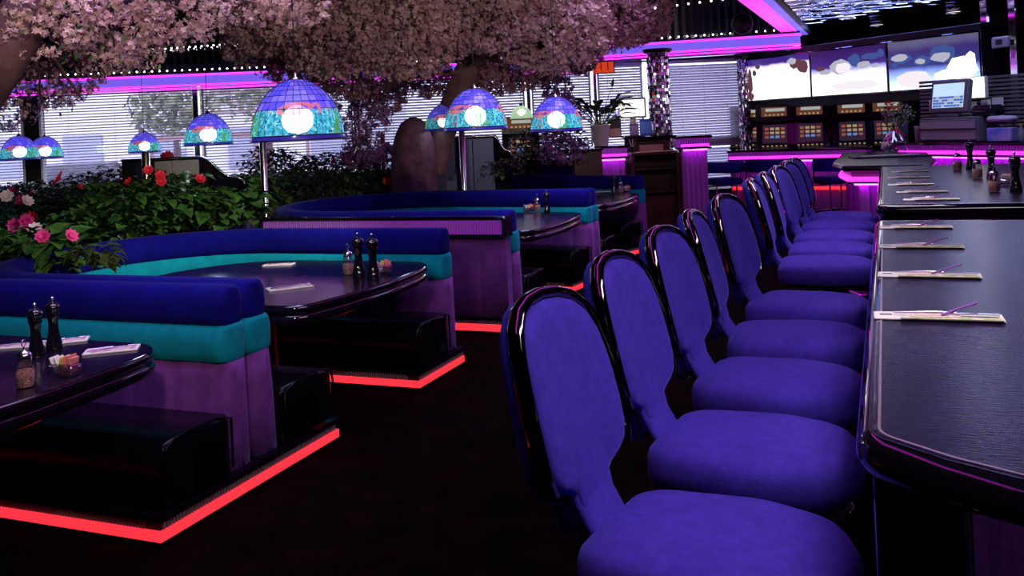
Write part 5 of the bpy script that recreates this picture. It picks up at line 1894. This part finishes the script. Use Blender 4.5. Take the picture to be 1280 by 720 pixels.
q = MB(); q.box((0, .25, zs - .22), (w - .04, .45, .025)); q.build('shelf', M['wood'], o)
q = MB(); q.box((0, .25, zs - .55), (w - .04, .45, .025)); q.build('shelf', M['wood'], o)
for sx in (-1, 1):
    q = MB(); q.box((sx * (w / 2 - .02), .2, zs / 2), (.04, .7, zs), ch=.004); q.build('side_panel', M['wood'], o)
q = MB(); q.box((0, -.05, .28), (w - .08, .03, .52), ch=.006); e = q.build('cupboard_door', M['wood'], o)
q = MB(); q.lathe([(.0, -.03), (.014, -.02), (.016, -.01), (.006, 0)], 12); k_ = q.build('knob', M['brass'], e); k_.rotation_euler = (-PI / 2, 0, 0); k_.location = (.1, -.065, .46)
def pier(label, xa, xb, ztop, dy):
    o = thing('lit_pier', label, 'pier', ((xa + xb) / 2, HY + dy, 0))
    w = xb - xa
    q = MB(); q.box((0, .15, ztop - .02), (w + .1, .42, .04), ch=.012); q.build('pier_top', M['gloss'], o)
    q = MB(); q.box((0, .14, ztop - .10), (w + .02, .32, .12)); e = q.build('ribbed_trim', M['mag_soft'], o)
    q = MB(); x = -w / 2
    while x < w / 2:
        q.box((x, -.027, ztop - .075), (.012, .012, .06)); x += .035
    q.build('ribs', M['chrome'], e)
    q = MB(); q.tube([(-w / 2, -.035, ztop - .135), (w / 2, -.035, ztop - .135)], .018, 8); q.build('neon_tube', M['mag'], o)
    q = MB(); q.box((0, .13, ztop - .175), (w + .06, .42, .025), ch=.008); q.build('lower_ledge', M['gloss'], o)
    q = MB(); q.tube([(-w / 2 + .03, -.03, ztop - .20), (w / 2 - .03, -.03, ztop - .20)], .010, 8); q.build('under_neon', M['under'], o)
    q = MB()
    pts = [(-w / 2 + .02 + (w - .04) * k / 24, .04 + .012 * math.sin(k * 1.3)) for k in range(25)] + [(w / 2 - .02, .3), (-w / 2 + .02, .3)]
    q.prism(pts, [(0, 0), (0, ztop - .16)], 0, True); q.build('padded_body', M['pleat'], o)
    return o
pier('magenta lit pier left of the host stand, under the potted plant', x0 - .05, x1 - .03, 1.27, .1)
pier('tall magenta lit pier right of the host stand', x2 + .06, x3, 1.36, .0)
# things on the stand
pp_ = hs(745, 183); pp_ = Vector((x0 + .02, HY + .22, 1.2705))
o = thing('potted_plant', 'tall dark leaved plant in a white pot on the left pier', 'potted plant', pp_)
q = MB(); q.lathe([(.10, 0), (.105, .01), (.135, .28), (.142, .285), (.142, .31), (.128, .31), (.12, .27), (.02, .26)], 28); q.build('pot', M['white'], o)
q = MB(); r = random.Random(8)
for k in range(44):
    a = r.uniform(0, 2 * PI)
    L = r.uniform(.34, .72); tilt = r.uniform(.5, 2.4)
    d = Vector((math.cos(a), math.sin(a), tilt)).normalized()
    b0 = Vector((.03 * math.cos(a), .03 * math.sin(a), .26)); m0 = b0 + d * L * .55
    q.tube([b0, m0], [.006, .004], 5, mat=1)
    d2 = (d + Vector((math.cos(a) * .5, math.sin(a) * .5, -.25))).normalized()
    leaf(q, m0, d2, Vector((0, 0, 1)), L * .66, L * .27, .25)
q.build('leaves', [M['leaf_dark'], M['leaf']], o)
q = MB(); q.tube([(.0, 0, .27), (.10, 0, .62), (.20, -.02, .85)], .004, 5); leaf(q, Vector((.19, -.02, .83)), Vector((.2, 0, 1)), Vector((0, 1, 0)), .14, .05, .1); q.build('flower_spike', M['leaf_fern'], o)
o = thing('desk_lamp', 'blue stemmed desk lamp with dark shade beside the potted plant', 'desk lamp', (hs(777, 175).x, HY + .45, 1.3785))
q = MB(); q.lathe([(.08, 0), (.08, .015), (.02, .03)], 18); q.build('lamp_base', M['black'], o)
q = MB(); q.tube([(0, 0, .02), (0, 0, .42)], .032, 10); q.build('stem', mat('blue_stem', (.08, .09, .4), .3), o)
q = MB(); q.tube([(0, 0, .42), (0, -.05, .48), (.0, -.12, .50)], .014, 8); q.build('neck', M['black'], o)
q = MB(); q.lathe([(.10, .0), (.095, .04), (.06, .085), (.02, .10)], 20, cap0=False); s_ = q.build('lamp_shade', M['frame'], o); s_.location = (.02, -.12, .44)
l = bpy.data.lights.new('desk_lamp_light', 'POINT'); l.color = (1, .74, .55); l.energy = 7; l.shadow_soft_size = .05
lo = bpy.data.objects.new('desk_lamp_light', l); C.objects.link(lo); lo.location = (hs(777, 175).x + .02, HY + .30, 1.79)
o = thing('host_monitor', 'bright screen behind the desk lamp on the host stand', 'monitor', (hs(797, 150).x, HY + .5, 1.3785))
q = MB(); q.box((0, 0, .42), (.40, .05, .30), ch=.012); q.build('monitor_case', M['silver'], o)
q = MB(); q.box((0, -.028, .42), (.34, .006, .24)); q.build('lit_display', emit('host_display', (.95, .97, 1), 2.0), o)
q = MB(); q.box((0, .02, .14), (.08, .04, .27)); q.box((0, 0, .012), (.26, .18, .024), ch=.006); q.build('monitor_stand', M['pos'], o)
for px, m, w, h, cat, lab in ((772, (.015, .008, .012), .20, .27, 'box', 'dark standing folder with a pink lower half on the host stand'), (797, (.08, .05, .14), .13, .19, 'picture frame', 'small dark standing frame on the host stand'), (812, (.02, .10, .5), .17, .25, 'card', 'blue standing card left of the mirrored column')):
    o = thing('standing_card', lab, cat, (hs(px, 170).x, HY + (.34 if px != 772 else .38), 1.3785 if px != 772 else 1.3785))
    q = MB(); q.box((0, 0, h / 2), (w, .03, h), rot=Matrix.Rotation(-.08, 3, 'X'), ch=.004); e = q.build('card_body', mat('card_%d' % px, m, .35), o)
    q = MB(); q.box((0, -.02, h * .28 if px == 772 else h * .5), (w * .86, .006, h * .42 if px == 772 else h * .7), rot=Matrix.Rotation(-.08, 3, 'X')); q.build('card_face', mat('card_face_%d' % px, (.65, .35, .35) if px == 772 else tuple(min(1, c * 3 + .05) for c in m), .5), o)
o = thing('menu_stack', 'pale open papers spread on the desk shelf of the host stand', 'papers', (hs(812, 195).x, HY + .02, zs + .0155))
q = MB()
for k in range(5):
    q.box((-.3 + .15 * k, .02 * (k % 2), .003 + .002 * k), (.24, .22, .003), k * .2 - .4)
q.build('sheets', mat('cream_paper', (.7, .5, .4), .6), o)
o = thing('menu_holder', 'pink paper block standing on the desk shelf of the host stand', 'papers', (hs(818, 190).x, HY + .28, zs + .0155))
q = MB(); q.box((0, 0, .05), (.34, .06, .10), ch=.004); q.build('block', mat('pink_paper', (.55, .28, .26), .6), o)
o = thing('pen_pot', 'two pale pens leaning on the left of the host desk shelf', 'pens', (hs(791, 190).x, HY - .02, zs + .0155))
q = MB(); q.lathe([(.028, 0), (.03, .09)], 14); q.build('pot', M['black'], o)
for k in range(3):
    q = MB(); q.tube([(0, 0, .02), (-.05 + .05 * k, -.02, .20)], .006, 6); q.build('pen', M['white'] if k < 2 else M['brass'], o)
# wooden end box of the far planter
pb = at(734, 212, 12.4)
o = thing('wooden_box', 'reddish wooden cabinet end at the right of the far planter', 'cabinet', (pb.x, pb.y, 0))
q = MB(); q.box((0, 0, .62), (.38, .4, 1.24), ch=.012); q.build('carcass', M['wood'], o)
q = MB(); q.box((0, 0, 1.25), (.42, .44, .025), ch=.008); q.build('cabinet_top', M['gloss'], o)
# pendant lanterns
pr_ = at(755, 92, 13.4)
o = thing('red_lantern', 'small square orange red hanging lantern under the blossom', 'lamp', pr_)
q = MB(); q.prism(fillet([(-.14, -.10), (.14, -.10), (.14, .10), (-.14, .10)], .015, 3), [(0, 0), (.01, .01), (0, .16), (-.02, .17)], 0); q.build('lantern_shade', emit('orange_red_shade', (.75, .06, .02), .8), o)
q = MB()
for x in (-.14, -.05, .05, .14):
    q.box((x, -.104, .085), (.012, .008, .17))
q.box((0, -.106, .0), (.30, .01, .014)); q.box((0, -.106, .17), (.30, .01, .014)); q.build('lantern_frame', M['black'], o)
q = MB(); q.tube([(0, 0, .17), (0, 0, 3.69 - pr_.z)], .005, 6); q.build('cord', M['black'], o)
pr_ = at(652, 148, 13.6)
o = thing('small_lantern', 'small bright pale lantern between the two right hand dome lamps', 'lamp', pr_)
q = MB(); q.lathe([(.17, 0), (.16, .06), (.11, .14), (.03, .19)], 24, cap0=False); q.build('shade', stained('pale_green_glass', (.55, .75, .5), .6, .3), o)
q = MB(); q.lathe([(.01, .04), (.06, .07), (.06, .11), (.02, .14)], 14); q.build('bulb', emit('lantern_bulb', (.95, 1, .85), 6), o)
q = MB(); q.lathe([(.035, .18), (.02, .21), (.006, .23)], 14); q.tube([(0, 0, .22), (0, 0, 3.69 - pr_.z)], .005, 6); q.build('cord', M['black'], o)
ps = at(652, 200, 14.4)
put(slot0, Vector((ps.x, ps.y, 0)), 'slot machine with a lit grid screen left of the potted plant', 0.0)
